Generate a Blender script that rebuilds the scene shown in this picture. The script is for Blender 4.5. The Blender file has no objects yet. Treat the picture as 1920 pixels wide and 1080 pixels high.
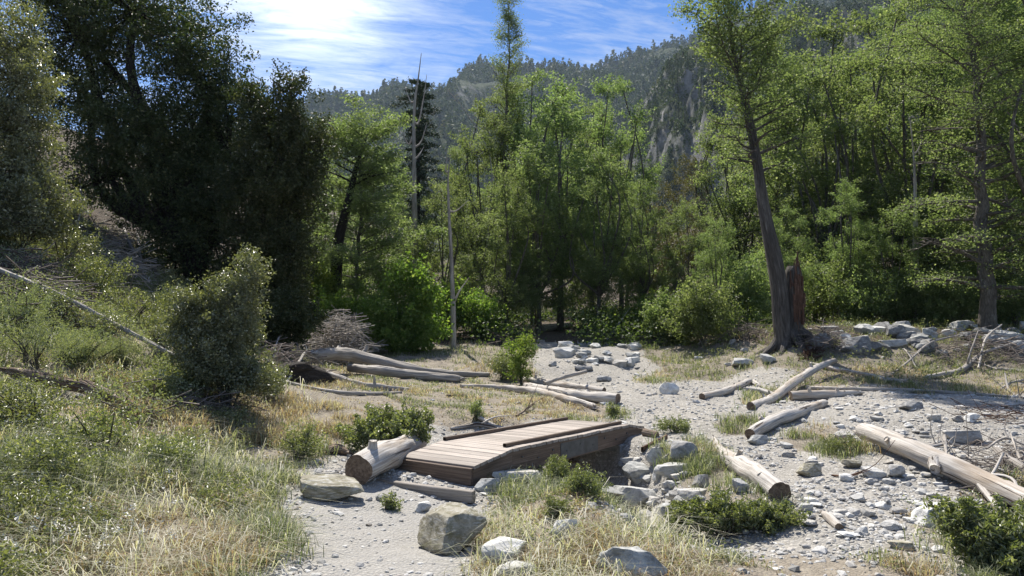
import bpy, math, random
import numpy as np
from mathutils import Vector
random.seed(7)
rng = np.random.default_rng(7)
SC = bpy.context.scene
COL = SC.collection
R = math.radians
F = 1386.0
PITCH = R(3.72)
CAMZ = 1.6
SUN_EL, SUN_AZ = 56.0, -20.0          # degrees; azimuth from +Y, negative = left

# ---------------------------------------------------------------- numpy helpers
def smooth(a, b, x):
    t = np.clip((x - a) / (b - a), 0, 1)
    return t * t * (3 - 2 * t)

def _hash(i, j, k, s):
    h = (i * 374761393 + j * 668265263 + k * 2147483647 + s * 1274126177) & 0xffffffff
    h = ((h ^ (h >> 13)) * 1274126177) & 0xffffffff
    h = ((h ^ (h >> 15)) * 2246822519) & 0xffffffff
    return ((h ^ (h >> 16)) & 0xffffff) / float(0xffffff) * 2 - 1

def vnoise(x, y, z=None, s=0):
    x = np.asarray(x, float); y = np.asarray(y, float)
    z = np.zeros_like(x) if z is None else np.asarray(z, float)
    xi, yi, zi = np.floor(x).astype(np.int64), np.floor(y).astype(np.int64), np.floor(z).astype(np.int64)
    u, v, w = x - xi, y - yi, z - zi
    u, v, w = u * u * (3 - 2 * u), v * v * (3 - 2 * v), w * w * (3 - 2 * w)
    r = 0
    for a in (0, 1):
        for b in (0, 1):
            for c in (0, 1):
                r = r + _hash(xi + a, yi + b, zi + c, s) * (u if a else 1 - u) * (v if b else 1 - v) * (w if c else 1 - w)
    return r

def fbm(x, y, z=None, o=4, s=0, g=.5):
    r, a, f = 0, 1.0, 1.0
    for i in range(o):
        r = r + a * vnoise(np.asarray(x) * f, np.asarray(y) * f, None if z is None else np.asarray(z) * f, s + i)
        a *= g; f *= 2.03
    return r

def norm(v):
    v = np.asarray(v, float)
    return v / np.maximum(np.linalg.norm(v, axis=-1, keepdims=True), 1e-9)

# ---------------------------------------------------------------- camera geometry
_c, _s = math.cos(PITCH), math.sin(PITCH)
def ray(px, py):
    a = (px - 960) / F; b = (540 - py) / F
    return np.array([a, _c - b * _s, _s + b * _c])
def at(px, py, Y):
    d = ray(px, py); t = Y / d[1]
    return np.array([d[0] * t, Y, CAMZ + d[2] * t])
def proj(x, y, z):
    dy = np.asarray(y, float); dz = np.asarray(z, float) - CAMZ
    f = dy * _c + dz * _s
    f = np.where(f < .3, .3, f)
    return 960 + F * x / f, 540 - F * (-dy * _s + dz * _c) / f

# ---------------------------------------------------------------- the ground's height
def seg_dist(x, y, pts, vals):
    best = np.full(np.shape(x), 1e9); val = np.zeros(np.shape(x))
    for (a, b, va, vb) in zip(pts[:-1], pts[1:], vals[:-1], vals[1:]):
        dx, dy = b[0] - a[0], b[1] - a[1]
        t = np.clip(((x - a[0]) * dx + (y - a[1]) * dy) / (dx * dx + dy * dy), 0, 1)
        d = np.hypot(x - a[0] - t * dx, y - a[1] - t * dy)
        m = d < best
        best = np.where(m, d, best); val = np.where(m, va + (vb - va) * t, val)
    return best, val
DITCH = [(-2.6, 13.6), (-1.2, 12.3), (.15, 11.4), (.95, 10.6), (1.25, 9.4), (1.35, 8.3), (1.6, 7.2), (2.2, 6.2), (3, 4.5)]
DDEP = [.0, .1, .5, .62, .55, .42, .22, .08, 0]
def gh(x, y, detail=True):
    x = np.asarray(x, float); y = np.asarray(y, float)
    z = np.interp(y, [0, 7.3, 8.3, 9.3, 12, 15, 20, 24, 30, 45, 80, 150, 300, 3000], [-.13, -.13, -.07, -.04, .12, .3, .48, .9, 1.5, 2.5, 5, 12, 25, 60])
    toe = np.interp(y, [0, 6, 9, 12, 18, 25, 32, 50, 200], [-1.9, -2, -2.5, -3.1, -5, -8, -10, -15, -30])
    k = np.interp(y, [0, 6, 9.5, 12, 18, 25, 60], [.18, .22, .33, .45, .6, .75, .7])
    u = (toe - x)
    sp = np.where(u > 20, u, .8 * np.log1p(np.exp(np.clip(u / .8, -40, 40))))
    h = k * sp
    z = z + 30 * np.tanh(h / 30)
    # berm of boulders on the right, gravel swell, right-hand valley side
    z = z + smooth(5, 9, x) * np.interp(y, [16.5, 19, 21, 24, 27, 33], [0, .25, .75, 1.0, .7, 0])
    z = z + .3 * np.exp(-((x - 6.5) / 3.2) ** 2 - ((y - 12.2) / 1.7) ** 2)
    z = z + .12 * np.exp(-((x - 5) / 1.2) ** 2 - ((y - 9.2) / .8) ** 2)
    z = z + 30 * np.tanh(smooth(30, 60, y) * .35 * np.maximum(x - 14, 0) / 30)
    # grassy mound in the foreground and low swell between trail and slope
    z = z + .30 * np.exp(-((x - .55) / .62) ** 2 - ((y - 6.9) / .95) ** 2)
    z = z + .12 * np.exp(-((x - .9) / .5) ** 2 - ((y - 5.6) / .5) ** 2)
    z = z + .14 * np.exp(-((x - 2.2) / .7) ** 2 - ((y - 7.6) / .6) ** 2)
    z = z + .25 * np.exp(-((x + 3.2) / 2.2) ** 2 - ((y - 14) / 2.2) ** 2)
    sd = (x + 1.0) * .53 + (y - 8.05) * .848     # small step held by the timber sill
    z = z + .05 * smooth(-.02, .03, sd) * (1 - smooth(.5, 1.3, sd)) * smooth(-1.95, -1.7, x) * (1 - smooth(-.45, -.25, x))
    # mound of rubble
    z = z + .22 * np.exp(-((x - 2.6) / 1.5) ** 2 - ((y - 24) / 1.5) ** 2)
    d, dep = seg_dist(x, y, DITCH, DDEP)
    z = z - dep * np.exp(-(d / .62) ** 4)
    if detail:
        n = smooth(3, 30, y)
        z = z + fbm(x * .55, y * .55, s=3, o=3) * (.035 + .1 * n) + fbm(x * 2.7, y * 2.7, s=9, o=3) * (.012 + .02 * n)
        z = z + smooth(0, 3, u) * fbm(x * .9, y * .9, s=21, o=3) * .12
        z = z + smooth(60, 400, np.hypot(x, y)) * fbm(x * .02, y * .02, s=5, o=4) * 8
    return z

def G(px, py, far=60.0, lift=0.0):
    """the ground point seen at a place in the photograph"""
    d = ray(px, py)
    t = np.linspace(3.5, far, 3000) / d[1]
    X, Y, Z = d[0] * t, d[1] * t, CAMZ + d[2] * t
    below = Z < gh(X, Y) + lift
    i = int(np.argmax(below)) if below.any() else len(t) - 1
    return np.array([X[i], Y[i], gh(X[i], Y[i]) + lift])

def inpoly(px, py, poly):
    r = np.zeros(np.shape(px), bool)
    n = len(poly)
    for i in range(n):
        x0, y0 = poly[i]; x1, y1 = poly[(i + 1) % n]
        if y0 == y1: continue
        c = ((y0 > py) != (y1 > py)) & (px < (x1 - x0) * (py - y0) / (y1 - y0) + x0)
        r ^= c
    return r

# ---------------------------------------------------------------- mesh buffer
class Buf:
    def __init__(s): s.v = []; s.q = []; s.t = []; s.wc = []; s.c = []; s.n = 0
    def add(s, v, q=None, t=None, wc=None, c=None):
        v = np.asarray(v, float).reshape(-1, 3)
        if q is not None and len(q): s.q.append(np.asarray(q, np.int64).reshape(-1, 4) + s.n)
        if t is not None and len(t): s.t.append(np.asarray(t, np.int64).reshape(-1, 3) + s.n)
        s.v.append(v); s.wc.append(v if wc is None else np.asarray(wc, float))
        if c is None: c = np.zeros((len(v), 3))
        c = np.asarray(c, float)
        if c.ndim == 1: c = np.tile(c, (len(v), 1))
        s.c.append(c); s.n += len(v)
    def mesh(s, name, mat, smoothf=True):
        me = bpy.data.meshes.new(name)
        v = np.concatenate(s.v)
        q = np.concatenate(s.q) if s.q else np.zeros((0, 4), np.int64)
        t = np.concatenate(s.t) if s.t else np.zeros((0, 3), np.int64)
        me.vertices.add(len(v)); me.vertices.foreach_set('co', v.astype(np.float32).ravel())
        loops = np.concatenate([q.ravel(), t.ravel()]).astype(np.int32)
        me.loops.add(len(loops)); me.loops.foreach_set('vertex_index', loops)
        nf = len(q) + len(t)
        me.polygons.add(nf)
        st = np.concatenate([np.arange(len(q)) * 4, len(q) * 4 + np.arange(len(t)) * 3]).astype(np.int32)
        me.polygons.foreach_set('loop_start', st)
        me.polygons.foreach_set('use_smooth', np.full(nf, smoothf))
        a = me.attributes.new('wc', 'FLOAT_VECTOR', 'POINT'); a.data.foreach_set('vector', np.concatenate(s.wc).astype(np.float32).ravel())
        a = me.attributes.new('tint', 'FLOAT_VECTOR', 'POINT'); a.data.foreach_set('vector', np.concatenate(s.c).astype(np.float32).ravel())
        me.update(calc_edges=True)
        me.validate()
        if mat: me.materials.append(mat)
        return me

def link(name, me, parent=None, loc=(0, 0, 0), rot=(0, 0, 0), sc=1, label=None, cat=None, group=None, kind=None):
    o = bpy.data.objects.new(name, me); COL.objects.link(o)
    o.location = loc; o.rotation_euler = rot
    o.scale = (sc, sc, sc) if np.isscalar(sc) else sc
    if parent is not None: o.parent = parent
    for k, v in (('label', label), ('category', cat), ('group', group), ('kind', kind)):
        if v: o[k] = v
    return o

def copy_tree(o, loc, rz=0, sc=1, label=None, group=None, rot=None):
    c = o.copy(); COL.objects.link(c); c.location = loc
    c.rotation_euler = rot if rot else (0, 0, rz)
    c.scale = (sc, sc, sc) if np.isscalar(sc) else sc
    if label: c['label'] = label
    if group: c['group'] = group
    for ch in o.children:
        d = ch.copy(); COL.objects.link(d); d.parent = c
    return c

def frames(P):
    P = np.asarray(P, float)
    T = norm(np.gradient(P, axis=0))
    a = np.array([0, 0, 1.0]) if abs(T[0][2]) < .9 else np.array([1.0, 0, 0])
    N = []
    n = a - T[0] * a.dot(T[0]); n /= np.linalg.norm(n)
    for t in T:
        n = n - t * n.dot(t); n /= max(np.linalg.norm(n), 1e-9); N.append(n)
    N = np.array(N); return T, N, np.cross(T, N)

def spline(pts, n):
    P = np.asarray(pts, float)
    if len(P) < 3:
        t = np.linspace(0, 1, n)[:, None]; return P[0] * (1 - t) + P[-1] * t
    E = np.vstack([2 * P[0] - P[1], P, 2 * P[-1] - P[-2]])
    out = []
    for u in np.linspace(0, len(P) - 1 - 1e-9, n):
        i = int(u); f = u - i
        a, b, c, d = E[i], E[i + 1], E[i + 2], E[i + 3]
        out.append(.5 * ((2 * b) + (c - a) * f + (2 * a - 5 * b + 4 * c - d) * f * f + (3 * b - a - 3 * c + d) * f ** 3))
    return np.array(out)

def tube(B, P, rad, seg=8, rough=0, seed=0, ridge=0, nridge=7, cap=(False, False), c=None, open_end=False):
    """a tapering limb along P; wc = coordinates that run along the grain"""
    P = np.asarray(P, float); n = len(P)
    rad = np.interp(np.linspace(0, 1, n), np.linspace(0, 1, len(rad)), rad) if len(np.atleast_1d(rad)) != n else np.asarray(rad, float)
    T, N, Bn = frames(P)
    L = np.concatenate([[0], np.cumsum(np.linalg.norm(np.diff(P, axis=0), axis=1))])
    a = np.arange(seg) / seg * 2 * np.pi
    ca, sa = np.cos(a), np.sin(a)
    rr = np.repeat(rad[:, None], seg, 1)
    if rough:
        r0 = max(rad.max(), 1e-4)
        rr = rr * (1 + rough * fbm(L[:, None] / r0 * .35 + 0 * a, ca[None] * 1.3 + seed, sa[None] * 1.3, o=3, s=seed))
    if ridge: rr = rr * (1 + ridge * np.sin(a * nridge + 1.2 * np.sin(L * 3 + seed)[:, None]))
    V = P[:, None] + rr[..., None] * (ca[None, :, None] * N[:, None] + sa[None, :, None] * Bn[:, None])
    wc = np.stack([np.repeat(L[:, None], seg, 1) + seed * 3.7, rad[:, None] * ca[None] + seed, rad[:, None] * sa[None]], -1)
    i = np.arange(n - 1)[:, None] * seg; j = np.arange(seg)[None]; k = (j + 1) % seg
    q = np.stack([i + j, i + k, i + seg + k, i + seg + j], -1).reshape(-1, 4)
    v = V.reshape(-1, 3); w = wc.reshape(-1, 3); t = []
    for e, on in ((0, cap[0]), (n - 1, cap[1])):
        if not on: continue
        v = np.vstack([v, P[e] + 0]); w = np.vstack([w, [w[e * seg][0], seed, 0]]); m = len(v) - 1
        for jj in range(seg):
            A, Bx = e * seg + jj, e * seg + (jj + 1) % seg
            t.append([A, m, Bx] if e else [Bx, m, A])
    B.add(v, q, t, w, c)
    return V

def disc(B, V, ctr, seed=0, bump=.004):
    """a cut end: rings of faces over the rim V"""
    seg = len(V); v = []; w = []
    for k, f in enumerate((1, .8, .6, .4, .2)):
        v.append(ctr + (V - ctr) * f)
    v = np.concatenate(v + [[ctr]]); d = norm(np.cross(V[1] - V[0], V[seg // 3] - V[0]))
    r = np.linalg.norm(v - ctr, axis=1)
    w = np.stack([r, (v - ctr)[:, 0] + seed, (v - ctr)[:, 2]], -1)
    q = []; t = []
    for k in range(4):
        for j in range(seg):
            j2 = (j + 1) % seg
            q.append([k * seg + j, k * seg + j2, (k + 1) * seg + j2, (k + 1) * seg + j])
    for j in range(seg): t.append([4 * seg + j, 4 * seg + (j + 1) % seg, 5 * seg])
    B.add(v, q, t, w)

def leaf_quads(B, P, size, up=.8, asp=.55, c=None, rg=None, aim=None):
    """many small leaves (one pointed four-sided face each)"""
    rg = rg or rng; n = len(P)
    nr = rg.normal(size=(n, 3)); nr[:, 2] += up * 1.6; nr = norm(nr)
    d = rg.normal(size=(n, 3)) if aim is None else aim + rg.normal(size=(n, 3)) * .5
    d = norm(d - nr * (d * nr).sum(1, keepdims=True)); s = np.cross(nr, d)
    sz = (size * rg.uniform(.6, 1.25, n))[:, None]
    f = nr * sz * .12
    V = np.stack([P - d * sz * .5, P + s * sz * asp * .5 + f, P + d * sz * .5, P - s * sz * asp * .5 + f], 1).reshape(-1, 3)
    q = np.arange(4 * n).reshape(-1, 4)
    if c is None: c = np.stack([rg.random(n), rg.random(n), np.zeros(n)], -1)
    B.add(V, q, None, None, np.repeat(c, 4, 0))

def blades(B, P, h, w, lean, col, rg=None, droop=.5):
    rg = rg or rng; n = len(P)
    az = rg.uniform(0, 2 * np.pi, n)
    d = np.stack([np.cos(az), np.sin(az), np.zeros(n)], -1); s = np.stack([-np.sin(az), np.cos(az), np.zeros(n)], -1)
    ln = (lean * rg.uniform(.2, 1.5, n) * h)[:, None]; h = h[:, None]; w = (w * rg.uniform(.7, 1.3, n))[:, None]
    z = np.array([0, 0, 1.0])
    p1 = P + d * ln * .3 + z * h * .55
    p2 = P + d * ln + z * h * (1 - droop * np.minimum(ln / h, 1.2) * .5)
    V = np.stack([P - s * w * .5, P + s * w * .5, p1 + s * w * .4, p1 - s * w * .4, p2], 1).reshape(-1, 3)
    b = np.arange(n)[:, None] * 5
    B.add(V, b + np.array([0, 1, 2, 3]), b + np.array([3, 2, 4]), None, np.repeat(col, 5, 0))
# ---------------------------------------------------------------- materials
class NT:
    def __init__(s, name):
        s.m = bpy.data.materials.new(name); s.m.use_nodes = True; s.t = s.m.node_tree; s.t.nodes.clear()
        s.out = s.n('ShaderNodeOutputMaterial')
    def n(s, typ, props=None, **inp):
        nd = s.t.nodes.new(typ)
        for k, v in (props or {}).items(): setattr(nd, k, v)
        for k, v in inp.items():
            key = int(k[1:]) if k[0] == '_' and k[1:].isdigit() else k.replace('_', ' ')
            s.set(nd.inputs[key], v)
        return nd
    def set(s, sock, v):
        if isinstance(v, bpy.types.NodeSocket): s.t.links.new(v, sock)
        elif isinstance(v, bpy.types.Node): s.t.links.new(v.outputs[0], sock)
        else:
            if isinstance(v, (tuple, list)) and len(v) == 3 and sock.type == 'RGBA': v = (*v, 1)
            sock.default_value = v
    def attr(s, name): return s.n('ShaderNodeAttribute', {'attribute_name': name}).outputs['Vector']
    def sep(s, v): return s.n('ShaderNodeSeparateXYZ', _0=v).outputs
    def math(s, op, a, b=0, clamp=False): return s.n('ShaderNodeMath', {'operation': op, 'use_clamp': clamp}, _0=a, _1=b).outputs[0]
    def scale(s, v, xyz): return s.n('ShaderNodeMapping', Vector=v, Scale=xyz).outputs[0]
    def noise(s, v, sc, det=4, rough=.6, dist=0): return s.n('ShaderNodeTexNoise', Vector=v, Scale=sc, Detail=det, Roughness=rough, Distortion=dist).outputs[0]
    def vor(s, v, sc, feat='F1', out=0, **k): return s.n('ShaderNodeTexVoronoi', {'feature': feat}, Vector=v, Scale=sc, **k).outputs[out]
    def ramp(s, f, stops):
        nd = s.n('ShaderNodeValToRGB', Fac=f); el = nd.color_ramp.elements
        for i, (p, c) in enumerate(stops):
            e = el[i] if i < 2 else el.new(p)
            e.position = p; e.color = (*c, 1) if len(c) == 3 else c
        return nd.outputs[0]
    def mix(s, f, a, b, mode='MIX'):
        nd = s.n('ShaderNodeMix', {'data_type': 'RGBA', 'blend_type': mode})
        s.set(nd.inputs[0], f); s.set(nd.inputs[6], a); s.set(nd.inputs[7], b); return nd.outputs[2]
    def rng(s, f, a, b, c=0, d=1): return s.n('ShaderNodeMapRange', Value=f, From_Min=a, From_Max=b, To_Min=c, To_Max=d).outputs[0]
    def bump(s, h, st=.5, dist=.02, nrm=None):
        nd = s.n('ShaderNodeBump', Strength=st, Distance=dist, Height=h)
        if nrm is not None: s.set(nd.inputs['Normal'], nrm)
        return nd.outputs[0]
    def bsdf(s, col, rough=.8, nrm=None, spec=.3):
        nd = s.n('ShaderNodeBsdfPrincipled', Base_Color=col, Roughness=rough, Specular_IOR_Level=spec)
        if nrm is not None: s.set(nd.inputs['Normal'], nrm)
        s.set(s.out.inputs[0], nd.outputs[0]); return nd
    def pos(s): return s.n('ShaderNodeNewGeometry').outputs['Position']
    def obj(s): return s.n('ShaderNodeTexCoord').outputs['Object']
    def oran(s): return s.n('ShaderNodeObjectInfo').outputs['Random']

def leaf_mat(name, ca, cb, cc=None, tr=.5, rough=.5, spec=.35, trcol=None):
    m = NT(name); a = m.sep(m.attr('tint'))
    c = m.mix(a[0], ca, cb)
    if cc: c = m.mix(m.rng(a[1], .86, .92), c, cc)
    h = m.n('ShaderNodeHueSaturation', Hue=m.rng(m.oran(), 0, 1, .488, .512), Value=m.rng(m.oran(), 0, 1, .85, 1.15), Saturation=1, Fac=1, Color=c).outputs[0]
    d = m.n('ShaderNodeBsdfPrincipled', Base_Color=h, Roughness=rough, Specular_IOR_Level=spec)
    tc = m.mix(1, h, trcol or (1.5, 1.6, .5), 'MULTIPLY')
    t = m.n('ShaderNodeBsdfTranslucent', Color=tc)
    mx = m.n('ShaderNodeMixShader', _0=tr, _1=d.outputs[0], _2=t.outputs[0])
    m.set(m.out.inputs[0], mx.outputs[0]); return m.m

M = {}
M['alder'] = leaf_mat('alder_leaf', (.12, .162, .066), (.18, .225, .095), (.28, .31, .17), tr=.57, trcol=(1.3, 1.4, .8))
M['maple'] = leaf_mat('maple_leaf', (.1, .165, .045), (.175, .235, .065), (.28, .32, .12), tr=.6, trcol=(1.35, 1.5, .6))
M['oak'] = leaf_mat('oak_leaf', (.038, .052, .018), (.07, .088, .034), (.15, .15, .07), tr=.22, rough=.5, spec=.35, trcol=(1.2, 1.5, .5))
M['oakgrey'] = leaf_mat('grey_oak_leaf', (.12, .135, .08), (.19, .2, .125), (.36, .36, .27), tr=.28, rough=.36, spec=.55)
M['conifer'] = leaf_mat('conifer_needle', (.02, .035, .014), (.035, .055, .02), tr=.1, rough=.6)
M['hillpine'] = leaf_mat('hill_needle', (.04, .065, .03), (.08, .11, .045), (.15, .15, .09), tr=.15, rough=.7)
M['shrub'] = leaf_mat('shrub_leaf', (.12, .14, .07), (.2, .22, .125), (.35, .355, .25), tr=.35, rough=.4, spec=.5)
M['willow'] = leaf_mat('willow_leaf', (.12, .145, .075), (.2, .225, .13), (.34, .35, .24), tr=.42, rough=.4, spec=.5)
M['sage'] = leaf_mat('sage_leaf', (.2, .23, .15), (.29, .32, .22), (.4, .42, .32), tr=.3, rough=.7)
M['brownshrub'] = leaf_mat('brown_shrub_leaf', (.09, .08, .04), (.13, .12, .05), tr=.2, rough=.6)

def grass_mat():
    m = NT('grass_blade'); c = m.attr('tint')
    d = m.n('ShaderNodeBsdfPrincipled', Base_Color=c, Roughness=.5, Specular_IOR_Level=.4)
    t = m.n('ShaderNodeBsdfTranslucent', Color=m.mix(1, c, (1.3, 1.35, .8), 'MULTIPLY'))
    mx = m.n('ShaderNodeMixShader', _0=.45, _1=d.outputs[0], _2=t.outputs[0]); m.set(m.out.inputs[0], mx.outputs[0]); return m.m
M['grass'] = grass_mat()
M['under'] = leaf_mat('undergrowth_leaf', (.05, .08, .03), (.09, .125, .045), (.17, .2, .08), tr=.4)

def bark(name, ca, cb, cc, sx=3, sr=22, st=.7, rough=.9):
    m = NT(name); w = m.attr('wc')
    n1 = m.noise(m.scale(w, (sx, sr, sr)), 1, 6, .65, .6)
    n2 = m.noise(m.scale(w, (sx * .5, sr * .18, sr * .18)), 1, 3)
    cr = m.vor(m.scale(w, (sx * .8, sr * .9, sr * .9)), 1, 'DISTANCE_TO_EDGE')
    c = m.ramp(n1, [(.3, ca), (.55, cb), (.75, cc)])
    c = m.mix(m.rng(n2, .4, .65), c, m.mix(.5, c, ca))
    h = m.math('ADD', n1, m.math('MULTIPLY', m.rng(cr, 0, .18), .5))
    m.bsdf(c, rough, m.bump(h, st, .03)); return m.m
M['alderbark'] = bark('alder_bark', (.045, .04, .034), (.14, .125, .105), (.26, .25, .225), 5, 16)
M['darkbark'] = bark('dark_bark', (.012, .01, .008), (.04, .033, .027), (.085, .072, .06), 3, 18)
M['stumpbark'] = bark('furrowed_bark', (.028, .025, .022), (.11, .1, .088), (.27, .25, .225), 2, 20, 1)
M['deadwood'] = bark('silver_deadwood', (.17, .15, .13), (.4, .37, .33), (.56, .53, .49), .9, 26, .6, .75)
M['snag'] = bark('snag_wood', (.17, .15, .13), (.42, .385, .34), (.6, .57, .53), 2, 30, .6, .8)
M['rotwood'] = bark('rotten_wood', (.08, .055, .04), (.28, .215, .16), (.52, .46, .39), 2, 26, 1, .9)
M['redwood'] = bark('red_heartwood', (.045, .024, .017), (.14, .08, .055), (.28, .2, .15), 3, 26, 1, .9)
M['brushtwig'] = bark('brush_twig', (.08, .065, .055), (.2, .17, .15), (.36, .33, .3), 3, 40, .4, .85)

def logmat():
    m = NT('weathered_log'); w = m.attr('wc')
    fine = m.noise(m.scale(w, (1.2, 55, 55)), 1, 6, .7, .3)
    broad = m.noise(m.scale(w, (1.1, 6, 6)), 1, 4, .6, .4)
    crack = m.rng(m.noise(m.scale(w, (.7, 22, 22)), 1, 3, .5, .8), .62, .68)
    c = m.ramp(fine, [(.28, (.19, .165, .14)), (.5, (.44, .41, .37)), (.72, (.68, .655, .61))])
    c = m.mix(m.rng(broad, .48, .66), c, m.mix(.65, c, (.27, .2, .13)))
    c = m.mix(crack, c, (.07, .052, .04))
    h = m.math('SUBTRACT', m.math('MULTIPLY', fine, .5), crack)
    m.bsdf(c, .75, m.bump(h, 1, .02)); return m.m
M['log'] = logmat()
def endmat():
    m = NT('log_cut_end'); w = m.attr('wc'); s = m.sep(w)
    rings = m.math('SINE', m.math('MULTIPLY', m.math('ADD', s[0], m.math('MULTIPLY', m.noise(w, 9, 3), .03)), 420))
    n = m.noise(w, 22, 5, .7)
    c = m.ramp(n, [(.3, (.06, .045, .032)), (.5, (.17, .125, .09)), (.72, (.3, .24, .18))])
    c = m.mix(m.rng(rings, -1, 1, 0, .35), c, (.07, .045, .03))
    m.bsdf(c, .9, m.bump(m.math('ADD', rings, m.math('MULTIPLY', n, 3)), .4, .006)); return m.m
M['cut'] = endmat()
def plankmat(name, ca, cb, cc, bl=.5):
    m = NT(name); w = m.attr('wc'); t = m.sep(m.attr('tint'))
    n = m.noise(m.scale(w, (1.6, 60, 60)), 1, 6, .7, .35); b = m.noise(m.scale(w, (1.3, 7, 7)), 1, 4, .6)
    c = m.ramp(n, [(.3, ca), (.52, cb), (.75, cc)])
    c = m.mix(m.rng(b, .45, .75, 0, bl), c, ca)
    c = m.n('ShaderNodeHueSaturation', Hue=.5, Saturation=1, Value=m.rng(t[0], 0, 1, .7, 1.22), Fac=1, Color=c).outputs[0]
    k = m.rng(m.vor(m.scale(w, (2.4, 9, 9)), 1), .0, .09, 1, 0)
    c = m.mix(m.math('MULTIPLY', k, .7), c, (.05, .035, .025))
    m.bsdf(c, .7, m.bump(n, .5, .006)); return m.m
M['deck'] = plankmat('weathered_deck_board', (.2, .168, .138), (.355, .31, .268), (.5, .455, .405))
M['beam'] = plankmat('brown_timber_beam', (.06, .042, .03), (.155, .11, .08), (.29, .225, .17))
M['greytimber'] = plankmat('grey_timber', (.11, .095, .08), (.27, .24, .205), (.42, .39, .35))

def rockmat(name, ca, cb, cc, sc=1.0, moss=None):
    m = NT(name); p = m.obj(); o = m.oran()
    p = m.n('ShaderNodeVectorMath', {'operation': 'ADD'}, _0=m.attr('wc'), _1=m.n('ShaderNodeCombineXYZ', X=m.math('MULTIPLY', o, 37), Y=m.math('MULTIPLY', o, 11)).outputs[0]).outputs[0]
    n = m.noise(p, 3.2 * sc, 8, .68, .5); f = m.noise(p, 26 * sc, 5, .75); v = m.noise(m.scale(p, (1, 1, 3.5)), 4 * sc, 5, .6, 1.5)
    c = m.ramp(n, [(.36, ca), (.5, cb), (.64, cc)])
    c = m.mix(m.rng(v, .54, .62, 0, .55), c, (.58, .58, .55))
    c = m.mix(m.rng(f, .35, .65, .22, 0), c, (.07, .075, .075))
    if moss: c = m.mix(m.rng(m.noise(p, 7, 6, .7), .5, .58, 0, .6), c, moss)
    c = m.n('ShaderNodeHueSaturation', Hue=.5, Saturation=1, Value=m.rng(m.math('FRACT', m.math('MULTIPLY', o, 7.3)), 0, 1, .75, 1.2), Fac=1, Color=c).outputs[0]
    m.bsdf(c, .85, m.bump(m.math('ADD', n, m.math('MULTIPLY', f, .35)), .6, .03)); return m.m
M['rock'] = rockmat('grey_granite', (.25, .24, .22), (.42, .405, .375), (.58, .565, .53))
M['paleRock'] = rockmat('pale_granite', (.4, .395, .375), (.58, .575, .55), (.72, .715, .68))
M['mossRock'] = rockmat('lichen_boulder', (.19, .17, .12), (.32, .295, .225), (.46, .44, .37), 1, (.13, .12, .055))
M['blueRock'] = rockmat('blue_grey_stone', (.21, .215, .205), (.37, .375, .36), (.55, .55, .52))
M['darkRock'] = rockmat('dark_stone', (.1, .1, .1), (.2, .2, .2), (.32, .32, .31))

def groundmat():
    m = NT('ground_soil_and_gravel'); p = m.pos(); t = m.sep(m.attr('tint'))   # x = grass soil, y = forest litter, z = trail dust
    big = m.noise(p, .6, 5, .6, .3); mid = m.noise(p, 5, 6, .7); fin = m.noise(p, 55, 4, .75)
    v1 = m.vor(p, 26, out=1); d1 = m.vor(p, 26, 'DISTANCE_TO_EDGE'); v2 = m.vor(p, 60, out=1); d2 = m.vor(p, 60, 'DISTANCE_TO_EDGE')
    g1 = m.sep(v1)[0]; g2 = m.sep(v2)[0]
    grav = m.ramp(g1, [(.0, (.19, .18, .16)), (.45, (.3, .285, .255)), (.85, (.42, .4, .36)), (1, (.56, .54, .5))])
    grav = m.mix(m.rng(d1, 0, .12, .7, 0), grav, (.2, .19, .17))
    sm = m.ramp(g2, [(0, (.21, .2, .175)), (.6, (.33, .31, .275)), (1, (.45, .43, .385))])
    grav = m.mix(m.rng(mid, .42, .58), sm, grav)
    dust = m.mix(m.rng(fin, .35, .65), (.25, .242, .222), (.37, .36, .335))
    dust = m.mix(m.rng(m.noise(p, 14, 5, .7), .5, .62, 0, .5), dust, sm)
    stony = m.mix(m.rng(m.math('ADD', big, m.math('MULTIPLY', t[2], .5)), .5, .8), grav, dust)
    soil = m.ramp(mid, [(.3, (.12, .1, .078)), (.5, (.22, .19, .15)), (.7, (.32, .285, .23))])
    soil = m.mix(m.rng(fin, .4, .6, 0, .5), soil, (.33, .3, .245))
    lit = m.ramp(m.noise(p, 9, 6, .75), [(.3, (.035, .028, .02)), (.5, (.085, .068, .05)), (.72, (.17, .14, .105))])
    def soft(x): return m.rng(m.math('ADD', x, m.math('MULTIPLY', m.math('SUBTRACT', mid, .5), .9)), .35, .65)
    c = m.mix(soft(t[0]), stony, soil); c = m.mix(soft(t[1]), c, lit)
    h = m.math('ADD', m.math('MULTIPLY', m.rng(d1, 0, .3), .6), m.math('ADD', m.math('MULTIPLY', mid, .8), m.math('MULTIPLY', fin, .35)))
    m.bsdf(c, .95, m.bump(h, .6, .03), .15); return m.m
M['ground'] = groundmat()
def pebmat():
    m = NT('gravel_stone'); t = m.sep(m.attr('tint')); p = m.pos()
    c = m.ramp(t[0], [(0, (.2, .2, .19)), (.3, (.33, .325, .31)), (.7, (.45, .445, .42)), (1, (.62, .61, .58))])
    c = m.mix(m.rng(t[1], .8, 1, 0, .5), c, (.3, .24, .17))
    c = m.mix(m.rng(m.noise(p, 60, 4, .7), .4, .7, 0, .5), c, (.2, .2, .195))
    m.bsdf(c, .85, m.bump(m.noise(p, 80, 4), .4, .006)); return m.m
M['pebble'] = pebmat()
def concmat():
    m = NT('concrete'); p = m.obj(); n = m.noise(p, 6, 6, .7)
    c = m.ramp(n, [(.3, (.16, .165, .165)), (.6, (.28, .285, .28)), (.8, (.36, .36, .35))])
    m.bsdf(c, .85, m.bump(m.noise(p, 40, 5), .3, .01)); return m.m
M['concrete'] = concmat()
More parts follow.
